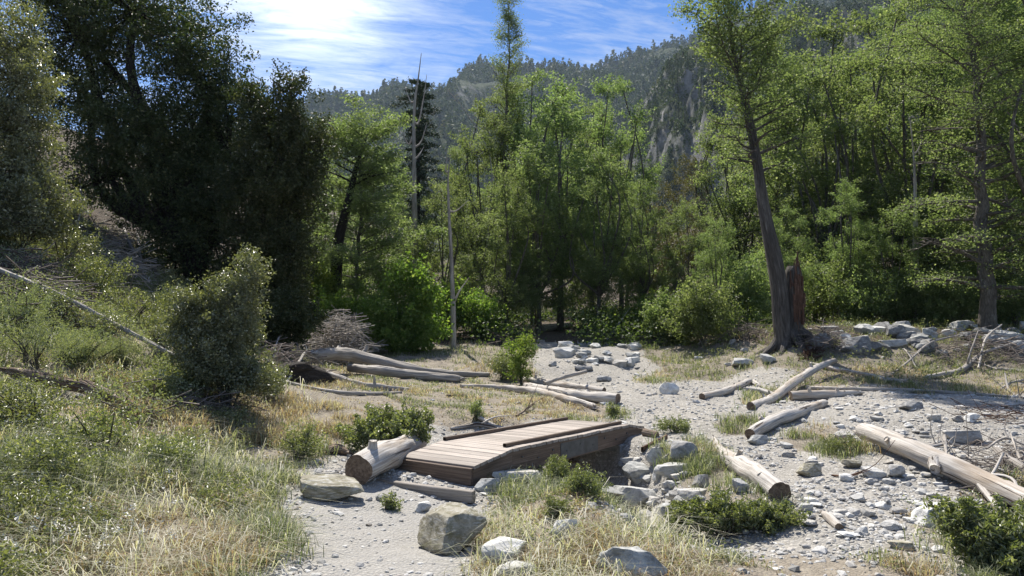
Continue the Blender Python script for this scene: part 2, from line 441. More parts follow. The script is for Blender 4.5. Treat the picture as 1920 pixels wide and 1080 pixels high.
def steelmat():
    m = NT('grey_galvanised_plate'); n = m.noise(m.obj(), 8, 5, .7)
    nd = m.bsdf(m.ramp(n, [(.3, (.06, .064, .068)), (.7, (.13, .138, .145))]), .45, None, .5); nd.inputs['Metallic'].default_value = .5; return m.m
M['steel'] = steelmat()
def hillmat():
    m = NT('hill_rock_and_scrub'); p = m.pos(); nz = m.sep(m.n('ShaderNodeNewGeometry').outputs['Normal'])[2]
    r = m.noise(p, .045, 8, .7, .6); s = m.noise(p, .02, 6, .65); f = m.noise(p, .3, 6, .8)
    rock = m.ramp(r, [(.3, (.13, .13, .125)), (.5, (.31, .305, .295)), (.7, (.52, .51, .49))])
    scr = m.ramp(f, [(.35, (.03, .045, .022)), (.65, (.075, .095, .045))])
    k = m.rng(m.math('ADD', m.math('MULTIPLY', nz, .25), s), .5, .64)
    m.bsdf(m.mix(k, rock, scr), .95, m.bump(m.math('ADD', r, m.math('MULTIPLY', f, .6)), 1, 7), .1); return m.m
M['hill'] = hillmat()
def plain(name, c, rough=.8, em=None):
    m = NT(name); n = m.noise(m.obj(), 12, 4)
    m.bsdf(m.mix(n, tuple(x * .7 for x in c), tuple(min(1, x * 1.25) for x in c)), rough); return m.m
M['flower'] = plain('white_flower', (.8, .78, .7)); M['poppy'] = plain('orange_poppy', (.9, .4, .03))
# ---------------------------------------------------------------- camera, sky, sun
cam = bpy.data.objects.new('camera', bpy.data.cameras.new('camera')); COL.objects.link(cam)
cam.location = (0, 0, CAMZ); cam.rotation_euler = (math.pi / 2 + PITCH, 0, 0)
cam.data.sensor_width = 36; cam.data.lens = 36 * F / 1920; cam.data.clip_end = 20000; cam.data.clip_start = .1
SC.camera = cam
SD = Vector((math.sin(R(SUN_AZ)) * math.cos(R(SUN_EL)), math.cos(R(SUN_AZ)) * math.cos(R(SUN_EL)), math.sin(R(SUN_EL))))
sl = bpy.data.lights.new('sun', 'SUN'); sl.energy = 4.5; sl.angle = R(.53); sl.color = (1, .935, .84)
so = bpy.data.objects.new('sun', sl); COL.objects.link(so); so.rotation_euler = (-SD).to_track_quat('-Z', 'Y').to_euler(); so.location = (0, 0, 60)

def world():
    w = bpy.data.worlds.new('World'); SC.world = w; w.use_nodes = True; t = w.node_tree; t.nodes.clear()
    m = NT.__new__(NT); m.t = t; m.out = m.n('ShaderNodeOutputWorld')
    sky = m.n('ShaderNodeTexSky', {'sky_type': 'NISHITA', 'sun_disc': False, 'sun_elevation': R(SUN_EL), 'sun_rotation': R(SUN_AZ), 'air_density': 1.2, 'dust_density': .45, 'ozone_density': 2.5, 'altitude': 1500})
    skyc = m.n('ShaderNodeHueSaturation', Hue=.512, Saturation=1.5, Value=.56, Fac=1, Color=sky.outputs[0]).outputs[0]
    g = m.n('ShaderNodeTexCoord').outputs['Generated']
    s = m.sep(g)
    # a flat layer of cirrus seen from below: direction divided by its height
    k = m.math('DIVIDE', 1, m.math('ADD', m.math('MAXIMUM', s[2], 0.0), .12))
    pl = m.n('ShaderNodeVectorMath', {'operation': 'SCALE'}, _0=g); m.set(pl.inputs['Scale'], k)
    rot = m.n('ShaderNodeMapping', Vector=pl.outputs[0], Rotation=(0, 0, R(-14)), Scale=(1, 1, 0)).outputs[0]
    wisp = m.noise(m.scale(rot, (1.5, 4.6, 1)), 2.3, 9, .62, 1.1)
    fibre = m.noise(m.scale(rot, (4, 15, 1)), 2.6, 8, .65, 1.3)
    broad = m.noise(rot, 1.15, 4, .5, .4)
    dt = m.n('ShaderNodeVectorMath', {'operation': 'DOT_PRODUCT'}, _0=g, _1=tuple(SD)).outputs['Value']
    near = m.math('POWER', m.math('MAXIMUM', dt, 0), 7)
    gd = m.n('ShaderNodeVectorMath', {'operation': 'DOT_PRODUCT'}, _0=g, _1=tuple(norm(ray(590, -20)))).outputs['Value']
    sun_glow = m.math('POWER', m.math('MAXIMUM', gd, 0), 75)   # sun glow painted in as a thicker, brighter patch of cirrus
    cov = m.math('ADD', m.math('MULTIPLY', m.math('POWER', sun_glow, 3), .2), m.math('ADD', m.math('ADD', m.math('MULTIPLY', wisp, .55), m.math('MULTIPLY', fibre, .25)), m.math('ADD', m.math('MULTIPLY', broad, .55), m.math('MULTIPLY', near, .03))))
    a = m.rng(cov, .60, .98, 0.04, 1)
    bright = m.math('ADD', 4.1, m.math('MULTIPLY', m.math('POWER', m.math('MAXIMUM', dt, 0), 16), 2.5))
    bright = m.math('ADD', bright, m.math('MULTIPLY', m.math('POWER', sun_glow, 2.4), 5))
    cl = m.n('ShaderNodeVectorMath', {'operation': 'SCALE'}, _0=(.93, .97, 1.0)); m.set(cl.inputs['Scale'], bright)
    c = m.mix(m.math('MULTIPLY', a, .92), skyc, cl.outputs[0])
    bg = m.n('ShaderNodeBackground', Color=c, Strength=.115)
    m.set(m.out.inputs[0], bg.outputs[0])
world()
SC.view_settings.view_transform = 'Standard'; SC.view_settings.look = 'None'; SC.view_settings.exposure = 1.04; SC.view_settings.gamma = 1
cy = SC.cycles; cy.max_bounces = 10; cy.diffuse_bounces = 6; cy.glossy_bounces = 2; cy.transmission_bounces = 8; cy.transparent_max_bounces = 4; cy.volume_bounces = 0
cy.use_denoising = True
cy.sample_clamp_indirect = 6

# ---------------------------------------------------------------- where the photo shows plants (outlines on the ground, as seen)
VEG = {
 'left': [(-1500, 2200), (380, 2200), (470, 1080), (520, 1080), (535, 1000), (545, 955), (560, 905), (560, 885), (640, 850), (680, 800), (810, 790), (860, 812), (960, 800), (1000, 790), (1130, 790), (1180, 775), (1100, 752), (1010, 728), (1010, 700), (990, 680), (1010, 655), (960, 640), (600, 640), (300, 480), (-1500, -300)],
 'mound': [(895, 960), (960, 900), (1030, 885), (1110, 905), (1150, 950), (1230, 985), (1290, 1030), (1350, 1100), (1400, 2000), (870, 2000), (900, 1060), (885, 1010)],
 'patch': [(1240, 950), (1300, 925), (1400, 930), (1500, 945), (1500, 995), (1400, 1005), (1270, 1000)],
 'rockside': [(1230, 840), (1280, 830), (1340, 860), (1420, 900), (1440, 935), (1340, 930), (1270, 905)],
 'mid': [(1440, 815), (1560, 790), (1600, 830), (1650, 850), (1600, 865), (1470, 840)],
 'far': [(1170, 640), (1240, 690), (1190, 715), (1230, 728), (1330, 715), (1420, 690), (1500, 700), (1480, 745), (1400, 760), (1400, 735), (1500, 735), (1640, 725), (1700, 738), (2600, 748), (2600, 560), (1170, 600)],
 'corner': [(1690, 960), (1720, 1015), (1840, 1040), (1860, 1800), (2700, 1800), (2700, 850), (1870, 900), (1800, 950)],
 'bottom': [(1290, 1060), (1480, 1045), (1660, 1055), (1760, 1060), (1800, 1500), (1290, 1500)],
 'islands': [(1340, 790), (1420, 775), (1440, 790), (1350, 810)],
}
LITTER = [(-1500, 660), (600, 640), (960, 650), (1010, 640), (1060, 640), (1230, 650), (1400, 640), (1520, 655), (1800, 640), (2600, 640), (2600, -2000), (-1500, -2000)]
TRAIL = [(500, 2000), (560, 900), (690, 900), (900, 950), (880, 1010), (880, 2000)]
_jr = np.random.default_rng(123)
def inside(x, y, name, jit=10, soft=1.0):
    z = gh(x, y, False); px, py = proj(x, y, z)
    sc = np.clip(400 / np.maximum(y, 3) / 40, .15, 2)
    if soft: px = px + _jr.normal(0, 11 * soft, np.shape(px)) * sc; py = py + _jr.normal(0, 5 * soft, np.shape(px)) * sc
    px = px + fbm(x * 1.4, y * 1.4, s=31, o=3) * jit * sc * 2.0; py = py + fbm(x * 1.4, y * 1.4, s=41, o=3) * jit * sc * .6
    poly = LITTER if name == 'litter' else TRAIL if name == 'trail' else VEG[name]
    return inpoly(px, py, poly) & (y > 1)
def anyveg(x, y, jit=10):
    r = np.zeros(np.shape(x), bool)
    for k in VEG: r |= inside(x, y, k, jit)
    return r

def axis(lo, hi, d0, focus, grow):
    a = [focus]; d = d0
    while a[-1] < hi:
        a.append(a[-1] + d)
        if a[-1] - focus > 8: d *= grow
    b = [focus]; d = d0
    while b[-1] > lo:
        b.append(b[-1] - d)
        if focus - b[-1] > 8: d *= grow
    return np.array(b[:0:-1] + a)
def grid_mesh(xs, ys, zf, name, mat, tintf):
    X, Y = np.meshgrid(xs, ys); Z = zf(X, Y)
    nx, ny = len(xs), len(ys)
    v = np.stack([X, Y, Z], -1).reshape(-1, 3)
    i = np.arange(ny - 1)[:, None] * nx; j = np.arange(nx - 1)[None]
    q = np.stack([i + j, i + j + 1, i + nx + j + 1, i + nx + j], -1).reshape(-1, 4)
    B = Buf(); B.add(v, q, None, None, tintf(X.ravel(), Y.ravel())); return B.mesh(name, mat)
def gtint(x, y):
    m = (np.abs(x) < 120) & (y < 150) & (y > 1.5)
    t = np.zeros((len(x), 3)); t[~m] = (0, 1, 0)
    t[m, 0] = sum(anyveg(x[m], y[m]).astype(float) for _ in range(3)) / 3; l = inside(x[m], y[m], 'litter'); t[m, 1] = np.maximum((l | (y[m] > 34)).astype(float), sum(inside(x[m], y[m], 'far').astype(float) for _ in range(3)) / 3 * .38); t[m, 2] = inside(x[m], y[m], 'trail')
    dd, dp = seg_dist(x[m], y[m], DITCH, DDEP)
    return t
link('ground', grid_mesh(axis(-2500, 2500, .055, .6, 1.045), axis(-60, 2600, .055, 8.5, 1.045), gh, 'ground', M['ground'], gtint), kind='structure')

# ---------------------------------------------------------------- hills
def crestf(pts, Y0):
    xs = [at(px, py, Y0)[0] for px, py in pts]; zs = [at(px, py, Y0)[2] for px, py in pts]
    return lambda x: np.interp(x, xs, zs)
CA = crestf([(-3000, 300), (0, 330), (400, 280), (560, 228), (600, 205), (650, 192), (700, 180), (745, 163), (800, 168), (850, 150), (880, 131), (940, 128), (1000, 138), (1070, 141), (1110, 133), (1180, 108), (1240, 84), (1290, 72), (1330, 56), (1400, 30), (1500, 0), (1700, -80), (2200, -150), (5000, -100)], 1250)
def hillA(x, y):
    t = np.clip((y - 420) / 830, 0, 1)
    c = CA(x); z = c * t ** .95
    rid = (1 - np.abs(fbm(x / 190 + 5, y / 420, o=4, s=61))) - .5
    z = z + rid * 95 * t * (1 - t ** 3 * .88) + fbm(x / 60, y / 60, o=4, s=66) * 11 * np.minimum(1, t * 4)
    z = np.where(y > 1250, z - (y - 1250) * .5, z)
    return z
CB = crestf([(-3000, 640), (900, 620), (1000, 560), (1080, 480), (1130, 370), (1165, 260), (1195, 200), (1230, 150), (1280, 116), (1330, 96), (1400, 74), (1500, 40), (1700, -20), (2000, -120), (3500, -200)], 520)
def hillB(x, y):
    t = np.clip((y - 170) / 350, 0, 1)
    z = CB(x) * t ** .9
    n = fbm(x / 42, y / 60, o=5, s=71, g=.55); cl = (1 - np.abs(fbm(x / 26 + 3, y / 34, o=4, s=75))) - .5
    c3 = (1 - np.abs(fbm(x / 9 + 3, y / 16, o=4, s=79, g=.6))) - .5
    z = z + (n * 12 + cl * 26 + c3 * 8) * np.minimum(1, t * 3) * (1 - t ** 4 * .6)
    return np.where(y > 520, z - (y - 520) * .7, z)
z0 = lambda x, y: np.zeros((len(x), 3))
link('hills', grid_mesh(np.linspace(-1500, 1900, 500), np.linspace(420, 1500, 220), hillA, 'hills', M['hill'], z0), kind='structure')
link('hills', grid_mesh(np.linspace(-60, 500, 620), np.linspace(170, 540, 360), hillB, 'rocky_spur', M['hill'], z0), kind='structure')

def spray_tree(n, h, w, kind, rg, leaf):
    """one rough tree out of n foliage faces, unit placed at 0"""
    if kind == 'c':
        t = rg.random(n) ** .75; r = (1 - t) * w * .5 * (1 + .35 * np.sign(np.sin(t * 34))) * rg.uniform(.45, 1.1, n) + .05
        a = rg.uniform(0, 2 * np.pi, n); P = np.stack([r * np.cos(a), r * np.sin(a), (.06 + .94 * t) * h], -1)
    else:
        d = norm(rg.normal(size=(n, 3))); P = d * rg.uniform(.6, 1, n)[:, None] * np.array([w * .5, w * .5, h * .5]); P[:, 2] += h * .5
    return P
def hill_wood(name, zf, xr, yr, N, hr, per, dens, seed, leaf, mat, label, cat, thr=-.42):
    rg = np.random.default_rng(seed); B = Buf()
    x = rg.uniform(*xr, N); y = rg.uniform(*yr, N)
    k = (fbm(x / dens, y / dens, o=4, s=seed) + rg.normal(0, .3, N)) > thr; x, y = x[k], y[k]; z = zf(x, y)
    px, py = proj(x, y, z); k = (px > -150) & (px < 2070) & (py > -120) & (py < 560); x, y, z = x[k], y[k], z[k]
    n = len(x); h = rg.uniform(*hr, n) * (1 + .5 * (rg.random(n) > .85)); con = rg.random(n) < .62
    for kind in ('c', 's'):
        idx = np.nonzero(con if kind == 'c' else ~con)[0]
        tem = [spray_tree(per, 1, .42 if kind == 'c' else 1.15, kind, rg, 1) for _ in range(12)]
        for b in range(12):
            ii = idx[b::12]
            if not len(ii): continue
            hh = h[ii] * (1 if kind == 'c' else .5)
            P = tem[b][None] * hh[:, None, None] + np.stack([x[ii], y[ii], z[ii] - .3], -1)[:, None]
            tr = np.repeat(rg.random(len(ii)), per)
            c = np.stack([np.clip(tr * .6 + rg.random(len(tr)) * .4, 0, 1) if kind == 'c' else .5 + tr * .5, tr * .95, tr], -1)
            leaf_quads(B, P.reshape(-1, 3), np.repeat(hh, per) * leaf * (1 if kind == 'c' else 1.5), .3, .8, c, rg)
    link(name, B.mesh(name, mat, False), label=label, cat=cat, kind='stuff')
hill_wood('hillside_forest', hillA, (-900, 1300), (430, 1262), 54000, (9, 16), 34, 130, 81, .2, M['hillpine'], 'far conifer forest and scrub covering the hazy blue-green ridge', 'forest')
hill_wood('hillside_scrub', hillB, (-20, 480), (172, 526), 34000, (2, 6.5), 40, 30, 83, .2, M['hillpine'], 'dark scrub and small conifers between the rock outcrops of the near spur', 'scrub', -.1)

# ---------------------------------------------------------------- haze: the valley's air
def haze():
    m = NT('valley_haze')
    v = m.n('ShaderNodeVolumePrincipled', Color=(.62, .78, 1, 1), Density=HAZE, Anisotropy=.2)
    m.set(m.out.inputs['Volume'], v.outputs[0])
    lo, hi = np.array([-2600, -80, -12.0]), np.array([2600, 2700, 900.0])
    v = np.array([[(lo, hi)[i][0], (lo, hi)[j][1], (lo, hi)[k][2]] for i in (0, 1) for j in (0, 1) for k in (0, 1)])
    B = Buf(); B.add(v, [[0, 1, 3, 2], [4, 6, 7, 5], [0, 4, 5, 1], [2, 3, 7, 6], [0, 2, 6, 4], [1, 5, 7, 3]])
    link('haze', B.mesh('haze', m.m, False), label='thin blue haze hanging over the far ridge', cat='haze', kind='stuff')
HAZE = .00009
if HAZE: haze()

# ---------------------------------------------------------------- grass, low plants and gravel (uncountable)
def scatter(N, y0=3.2, y1=30, p=1.6, seed=0, wide=.80):
    rg = np.random.default_rng(seed); u = rg.random(N)
    a, b = y0 ** (1 - p), y1 ** (1 - p); y = (a + (b - a) * u) ** (1 / (1 - p))
    x = rg.uniform(-1, 1, N) * (y * wide + 1.0); return x, y, rg
def slope_u(x, y): return np.interp(y, [0, 6, 9, 12, 18, 25, 32, 50, 200], [-1.9, -2, -2.5, -3.1, -5, -8, -10, -15, -30]) - x
BRX = None
def off_bridge(x, y):
    u = np.array([.592, .806]); d = np.stack([x + .86, y - 8.42], -1); a = d @ u; b = d @ np.array([.806, -.592])
    return ~((a > -.12) & (a < 4.1) & (np.abs(b) < .58))
def ditchy(x, y, r=.5): return (seg_dist(x, y, DITCH, DDEP)[0] > r)
GREEN = np.array([[.1, .135, .05], [.15, .18, .085], [.23, .25, .14], [.32, .325, .23]])
STRAW = np.array([[.38, .345, .25], [.47, .435, .34], [.38, .27, .175], [.28, .21, .15]])
def grass(N, seed, hmul=1, y0=3.2, y1=34):
    x, y, rg = scatter(N, seed=seed, y0=y0, y1=y1)
    k = anyveg(x, y) & off_bridge(x, y) & ditchy(x, y, .42); x, y = x[k], y[k]
    cl = fbm(x * 1.1, y * 1.1, s=51, o=3); cl2 = fbm(x * 3.1, y * 3.1, s=55, o=2)
    k = (cl2 + rg.normal(0, .25, len(x))) > .02; x, y, cl, cl2 = x[k], y[k], cl[k], cl2[k]
    n = len(x); px, py = proj(x, y, gh(x, y, False))
    dry = fbm(x * .8 + 9, y * .8, s=57, o=3) + rg.normal(0, .22, n)
    # drier belts: centre meadow, patch edges; greener: left foreground and the far bank
    dry += np.where((px > 480) & (px < 1130) & (py > 700) & (py < 800), .16, 0) + np.where((px > 480) & (px < 1130) & (py > 745) & (py < 790), .22, 0)
    dry += np.where(inside(x, y, 'rockside', 4), .12, 0) + np.where((px > 1660) & (px < 1790) & (py > 930), .7, 0) - np.where(py < 690, .6, 0) - np.where((px < 560) & (py > 800), .03, 0)
    dr = dry > .12
    gi = rg.integers(0, 4, n); col = np.where(dr[:, None], STRAW[gi], GREEN[gi]) * rg.uniform(.75, 1.2, n)[:, None]
    hh = np.where(dr, .15, .17) * (1 + .7 * np.clip(cl, -1, 1)) * rg.uniform(.5, 1.3, n) * hmul
    hh *= np.where(inside(x, y, 'mound', 3), 1.0, 1) * np.where((px < 545) & (py > 780), 1.45, 1) * np.where(y > 16, .9, 1) * np.where((px > 540) & (px < 1130) & (py > 700) & (py < 800), .7, 1)
    P = np.stack([x, y, gh(x, y) - .01], -1)
    w = .0045 + .00042 * y * 1.0
    return P, hh, w, dr, col, rg
gB = Buf()
P, hh, w, dr, col, rg = grass(430000, 101)
blades(gB, P, hh, w, 1.1, col, rg, droop=.8)
P, hh, w, dr, col, rg = grass(260000, 102, 1.0, 9, 28)
blades(gB, P, hh, w, .9, col, rg, droop=.7)
def long_stems(N, seed):
    x, y, rg = scatter(N, seed=seed, y1=13); px, py = proj(x, y, gh(x, y, False))
    k = (inside(x, y, 'left') & (px < 600)) | inside(x, y, 'mound') ; k &= off_bridge(x, y) & (fbm(x * 1.6, y * 1.6, s=61, o=3) + rg.normal(0, .25, len(x)) > .0)
    x, y = x[k], y[k]; n = len(x); col = np.array([[.48, .46, .37], [.38, .375, .28], [.29, .31, .2], [.52, .5, .43]])[rg.integers(0, 4, n)]
    P = np.stack([x, y, gh(x, y) - .01], -1); h = rg.uniform(.16, .4, n); blades(gB, P, h, .0042 + .0004 * y, 1.7, col, rg, droop=1.1)
long_stems(38000, 103)
def litter():
    x, y, rg = scatter(90000, seed=104, y1=24); k = (inside(x, y, 'left') | inside(x, y, 'far') | inside(x, y, 'mound')) & off_bridge(x, y) & (fbm(x * 1.3 + 4, y * 1.3, s=71, o=3) + rg.normal(0, .3, len(x)) > .1)
    x, y = x[k], y[k]; n = len(x); P = np.stack([x, y, gh(x, y) + rg.uniform(.005, .05, n)], -1); B = Buf()
    col = np.array([[.3, .23, .17], [.42, .36, .3], [.2, .15, .11], [.5, .46, .4]])[rg.integers(0, 4, n)]
    leaf_quads(B, P, .035 * (1 + y * .03), 1.2, .45, col, rg)
    link('leaf_litter', B.mesh('leaf_litter', M['grass'], False), label='dead grey-brown leaves lying among the grass', cat='leaf litter', kind='stuff')
litter()
link('grass', gB.mesh('grass', M['grass'], True), label='mixed green and straw-coloured grass over the meadow, mound and banks', cat='grass', kind='stuff')

def leafy_cover(N, seed, region, hmax, size, mat, name, label, thr=.05, grey=0):
    x, y, rg = scatter(N, seed=seed, y1=26)
    k = region(x, y) & off_bridge(x, y) & ditchy(x, y, .35); x, y = x[k], y[k]
    cl = fbm(x * 1.7, y * 1.7, s=seed, o=3); k = cl + rg.normal(0, .12, len(x)) > thr; x, y, cl = x[k], y[k], cl[k]
    B = Buf(); n = len(x); per = 9
    hh = hmax * np.clip(.35 + cl, .2, 1)[:, None] * rg.random((n, per)) ** .7
    P = np.stack([x, y, gh(x, y)], -1)[:, None] + np.concatenate([rg.normal(0, .045, (n, per, 2)), hh[..., None]], -1)
    leaf_quads(B, P.reshape(-1, 3), size * (1 + np.repeat(y, per) * .045), .6, .42, None, rg)
    link(name, B.mesh(name, mat, False), label=label, cat='ground cover', kind='stuff')
leafy_cover(60000, 111, lambda x, y: inside(x, y, 'left') & (slope_u(x, y) > .2) & (proj(x, y, gh(x, y, False))[0] < 470), .34, .03, M['shrub'], 'low_weeds', 'low leafy green weeds filling the left foreground bank')
leafy_cover(48000, 112, lambda x, y: inside(x, y, 'left') & (slope_u(x, y) > 1.5) & (y > 8.5), .42, .035, M['sage'], 'grey_green_weeds', 'grey-green feathery weeds on the left slope', -.02)
leafy_cover(60000, 113, lambda x, y: inside(x, y, 'far', 5) & (y > 16), .3, .03, M['willow'], 'bank_weeds', 'dark green weeds along the far bank under the boulders', -.05)
leafy_cover(9000, 114, lambda x, y: inside(x, y, 'mound', 5) | inside(x, y, 'corner', 5) | inside(x, y, 'bottom', 5), .16, .026, M['willow'], 'mound_weeds', 'small dark leafy weeds among the grass of the foreground mound', .12)

def white_stalks():
    rg = np.random.default_rng(5); B = Buf()
    for k in range(170):
        px, py = (rg.uniform(0, 130), rg.uniform(800, 1060)) if k < 120 else (rg.uniform(0, 330), rg.uniform(880, 1080))
        p = G(px, py + 20); p[2] += rg.uniform(.08, .26)
        leaf_quads(B, p + rg.normal(0, .018, (14, 3)), .016, .6, .8, None, rg)
    link('white_blossom', B.mesh('white_blossom', M['flower'], False), label='tiny white blossoms scattered over weeds at the left edge', cat='flowers', kind='stuff')
white_stalks()
def undergrowth():
    rg = np.random.default_rng(17); B = Buf(); n = 3400
    x = rg.uniform(-22, 34, n); y = rg.uniform(25.5, 52, n); px, py = proj(x, y, gh(x, y, False))
    k = ((fbm(x * .3, y * .3, s=8, o=3) + rg.normal(0, .2, n)) > -.25) & ~((np.abs(px - 1035) < 48) & (y < 44)) & ~(x < np.interp(y, [25, 32, 50], [-9, -11, -16])); x, y = x[k], y[k]; n = len(x)
    h = rg.uniform(.4, 1.5, n)[:, None]; per = 80
    P = np.stack([x, y, gh(x, y)], -1)[:, None] + np.concatenate([rg.normal(0, .38, (n, per, 2)), h[..., None] * rg.random((n, per, 1)) ** .8], -1)
    leaf_quads(B, P.reshape(-1, 3), .11, .8, .7, None, rg)
    link('undergrowth', B.mesh('undergrowth', M['under'], False), label='tangled green undergrowth covering the floor of the wood', cat='undergrowth', kind='stuff')
undergrowth()

ICO_V = []; 
def _ico():
    t = (1 + 5 ** .5) / 2
    v = np.array([[-1, t, 0], [1, t, 0], [-1, -t, 0], [1, -t, 0], [0, -1, t], [0, 1, t], [0, -1, -t], [0, 1, -t], [t, 0, -1], [t, 0, 1], [-t, 0, -1], [-t, 0, 1]]) / math.hypot(1, t)
    f = np.array([[0, 11, 5], [0, 5, 1], [0, 1, 7], [0, 7, 10], [0, 10, 11], [1, 5, 9], [5, 11, 4], [11, 10, 2], [10, 7, 6], [7, 1, 8], [3, 9, 4], [3, 4, 2], [3, 2, 6], [3, 6, 8], [3, 8, 9], [4, 9, 5], [2, 4, 11], [6, 2, 10], [8, 6, 7], [9, 8, 1]])
    return v, f
IV, IF = _ico()
def gravel():
    rg = np.random.default_rng(77); B = Buf()
    for N, smin, smax, keep, p in ((80000, .010, .028, .7, 1.9), (15000, .026, .05, .4, 1.5), (900, .05, .09, .12, 1.2)):
        x, y, _ = scatter(N, y1=27, p=p, seed=N)
        veg = anyveg(x, y, 6); tr = inside(x, y, 'trail', 4)
        dn = fbm(x * 1.2, y * 1.2, s=91, o=3)
        pr = np.where(veg, .1, 1) * np.where(tr, .12 if smin < .02 else .06, 1) * np.clip(.75 + dn, .15, 1)
        k = (rg.random(N) < pr) & off_bridge(x, y); x, y = x[k], y[k]; n = len(x)
        s = rg.uniform(smin, smax, n) * rg.uniform(.6, 1, n) * (1 + y * .02)
        sc = np.stack([s, s * rg.uniform(.6, 1, n), s * rg.uniform(.3, .65, n)], -1)
        a = rg.uniform(0, 6.28, n); ca, sa = np.cos(a), np.sin(a)
        V = IV[None] * (1 + rg.uniform(-.28, .28, (n, 12, 1))) * sc[:, None]
        X = V[..., 0] * ca[:, None] - V[..., 1] * sa[:, None] + x[:, None]; Yy = V[..., 0] * sa[:, None] + V[..., 1] * ca[:, None] + y[:, None]
        Z = V[..., 2] + V[..., 0] * rg.uniform(-.25, .25, n)[:, None] + (gh(x, y) + sc[:, 2] * .25)[:, None]
        t = (IF[None] + (np.arange(n) * 12)[:, None, None]).reshape(-1, 3)
        c = np.repeat(np.stack([rg.random(n) ** .8, rg.random(n), rg.random(n)], -1), 12, 0)
        B.add(np.stack([X, Yy, Z], -1).reshape(-1, 3), None, t, None, c)
    link('gravel', B.mesh('gravel', M['pebble'], False), label='loose grey gravel and small stones strewn over the wash and trail', cat='gravel', kind='stuff')
gravel()
# ---------------------------------------------------------------- the footbridge
BU, BR_ = np.array([.592, .806, 0]), np.array([.806, -.592, 0])
BC = np.array([-.86, 8.42, 0])
def bp(t, s, z): return BC + BU * t + BR_ * s + np.array([0, 0, z])
def box8(B, p, ax, c=(.5, 0, 0), seed=0, bev=.006, jit=0):
    """a bevelled board: p = 8 corners (0..3 one end, 4..7 other end), grain along ax"""
    p = np.asarray(p, float); ctr = p.mean(0)
    ax = norm(ax); u = norm(p[1] - p[0]); v = norm(np.cross(ax, u))
    E = []
    for e in (0, 4):
        q = p[e:e + 4]; m = q.mean(0)
        for k in range(4):
            a, b, d = q[k], q[(k + 1) % 4], q[(k - 1) % 4]
            E.append(a + norm(b - a) * bev); E.append(a + norm(d - a) * bev)
    E = np.array(E)   # 16: per end, corner k -> 2k (towards next) , 2k+1 (towards previous)
    ring0 = [E[[1, 0, 3, 2, 5, 4, 7, 6]], E[8:][[1, 0, 3, 2, 5, 4, 7, 6]]]
    V = []; 
    for e, (r, s) in enumerate(zip(ring0, (1, -1))):
        m = r.mean(0); V.append(m + (r - m) * .97); V.append(r + ax * bev * s)
    V = np.concatenate([V[0], V[1], V[3], V[2]])
    # resample the long faces so that the grain has vertices to follow
    q = []
    for L in range(3):
        for k in range(8):
            a, b = L * 8 + k, L * 8 + (k + 1) % 8; q.append([a, b, b + 8, a + 8])
    V = np.vstack([V, p[:4].mean(0), p[4:].mean(0)]); t = []
    for k in range(8): t.append([24, (k + 1) % 8, k]); t.append([25, 24 + k - 0 if False else 24 - 24 + 24 + 0, 0][:0] or [25, 24 - 8 + k, 24 - 8 + (k + 1) % 8])
    d = V - ctr; wc = np.stack([d @ ax + seed * 1.37, d @ u + seed * .71, d @ v], -1)
    B.add(V, q, t, wc, c)
def board(B, a, b, wv, hv, **k):
    """from a to b (centre of the section), wv/hv = half width / half height vectors"""
    a, b, wv, hv = map(np.asarray, (a, b, wv, hv)); s = [(-1, -1), (1, -1), (1, 1), (-1, 1)]
    box8(B, [a + wv * i + hv * j for i, j in s] + [b + wv * i + hv * j for i, j in s], b - a, **k)
def topz(t): return float(np.interp(t, [0, .714, 3.614, 4.10], [.194, .30, .30, .222]))
br = link('footbridge', None, loc=bp(0, 0, 0), label='small wooden plank footbridge with low kerb rails crossing the dry ditch', cat='footbridge')
def bpart(name, B, mat, sm=False):
    me = B.mesh(name, M[mat], sm); me.transform(__import__('mathutils').Matrix.Translation(-Vector(bp(0, 0, 0)))); return link(name, me, br)
B = Buf(); rg = np.random.default_rng(3); t = 0.0; k = 0
edges = [0, .714, 3.614, 4.10]
for a, b in zip(edges[:-1], edges[1:]):
    n = round((b - a) / .122)
    for i in range(n):
        t0, t1 = a + (b - a) * i / n + .005, a + (b - a) * (i + 1) / n - .0045
        z0, z1 = topz(t0), topz(t1); m = (t0 + t1) / 2; zz = (z0 + z1) / 2 - .018 + rg.normal(0, .0012)
        hw = (bp(t1, 0, z1) - bp(t0, 0, z0)) / 2; e = rg.normal(0, .006, 2); tl = rg.normal(0, .0015)
        box = bp(m, -.557 + e[0], zz + tl), bp(m, .557 + e[1], zz - tl)
        board(B, *box, hw, np.array([0, 0, .018]), c=(rg.random(), 0, 0), seed=k + 3, bev=.004); k += 1
bpart('deck', B, 'deck')
def side(s0, s1, name='side_beam'):
    B = Buf(); rg2 = np.random.default_rng(int(s0 * 100) + 90)
    prof = [(0.0, .156, -.008), (.714, .262, -.012), (3.614, .262, .045), (4.10, .184, .047)]
    for n_, (p, q) in enumerate(zip(prof[:-1], prof[1:])):
        g = .0015 if n_ else 0
        box8(B, [bp(p[0] + g, s0, p[2]), bp(p[0] + g, s1, p[2]), bp(p[0] + g, s1, p[1]), bp(p[0] + g, s0, p[1]),
                 bp(q[0], s0, q[2]), bp(q[0], s1, q[2]), bp(q[0], s1, q[1]), bp(q[0], s0, q[1])], bp(q[0], 0, (q[1] + q[2]) / 2) - bp(p[0], 0, (p[1] + p[2]) / 2), c=(.35 + .2 * n_, 0, 0), seed=n_ + s0 * 7, bev=.005)
    return bpart(name, B, 'beam')
rb = side(.485, .545); side(-.545, -.485); 
B = Buf(); board(B, bp(.8, 0, .15), bp(3.55, 0, .15), BR_ * .04, np.array([0, 0, .1]), seed=9); bpart('centre_joist', B, 'beam')
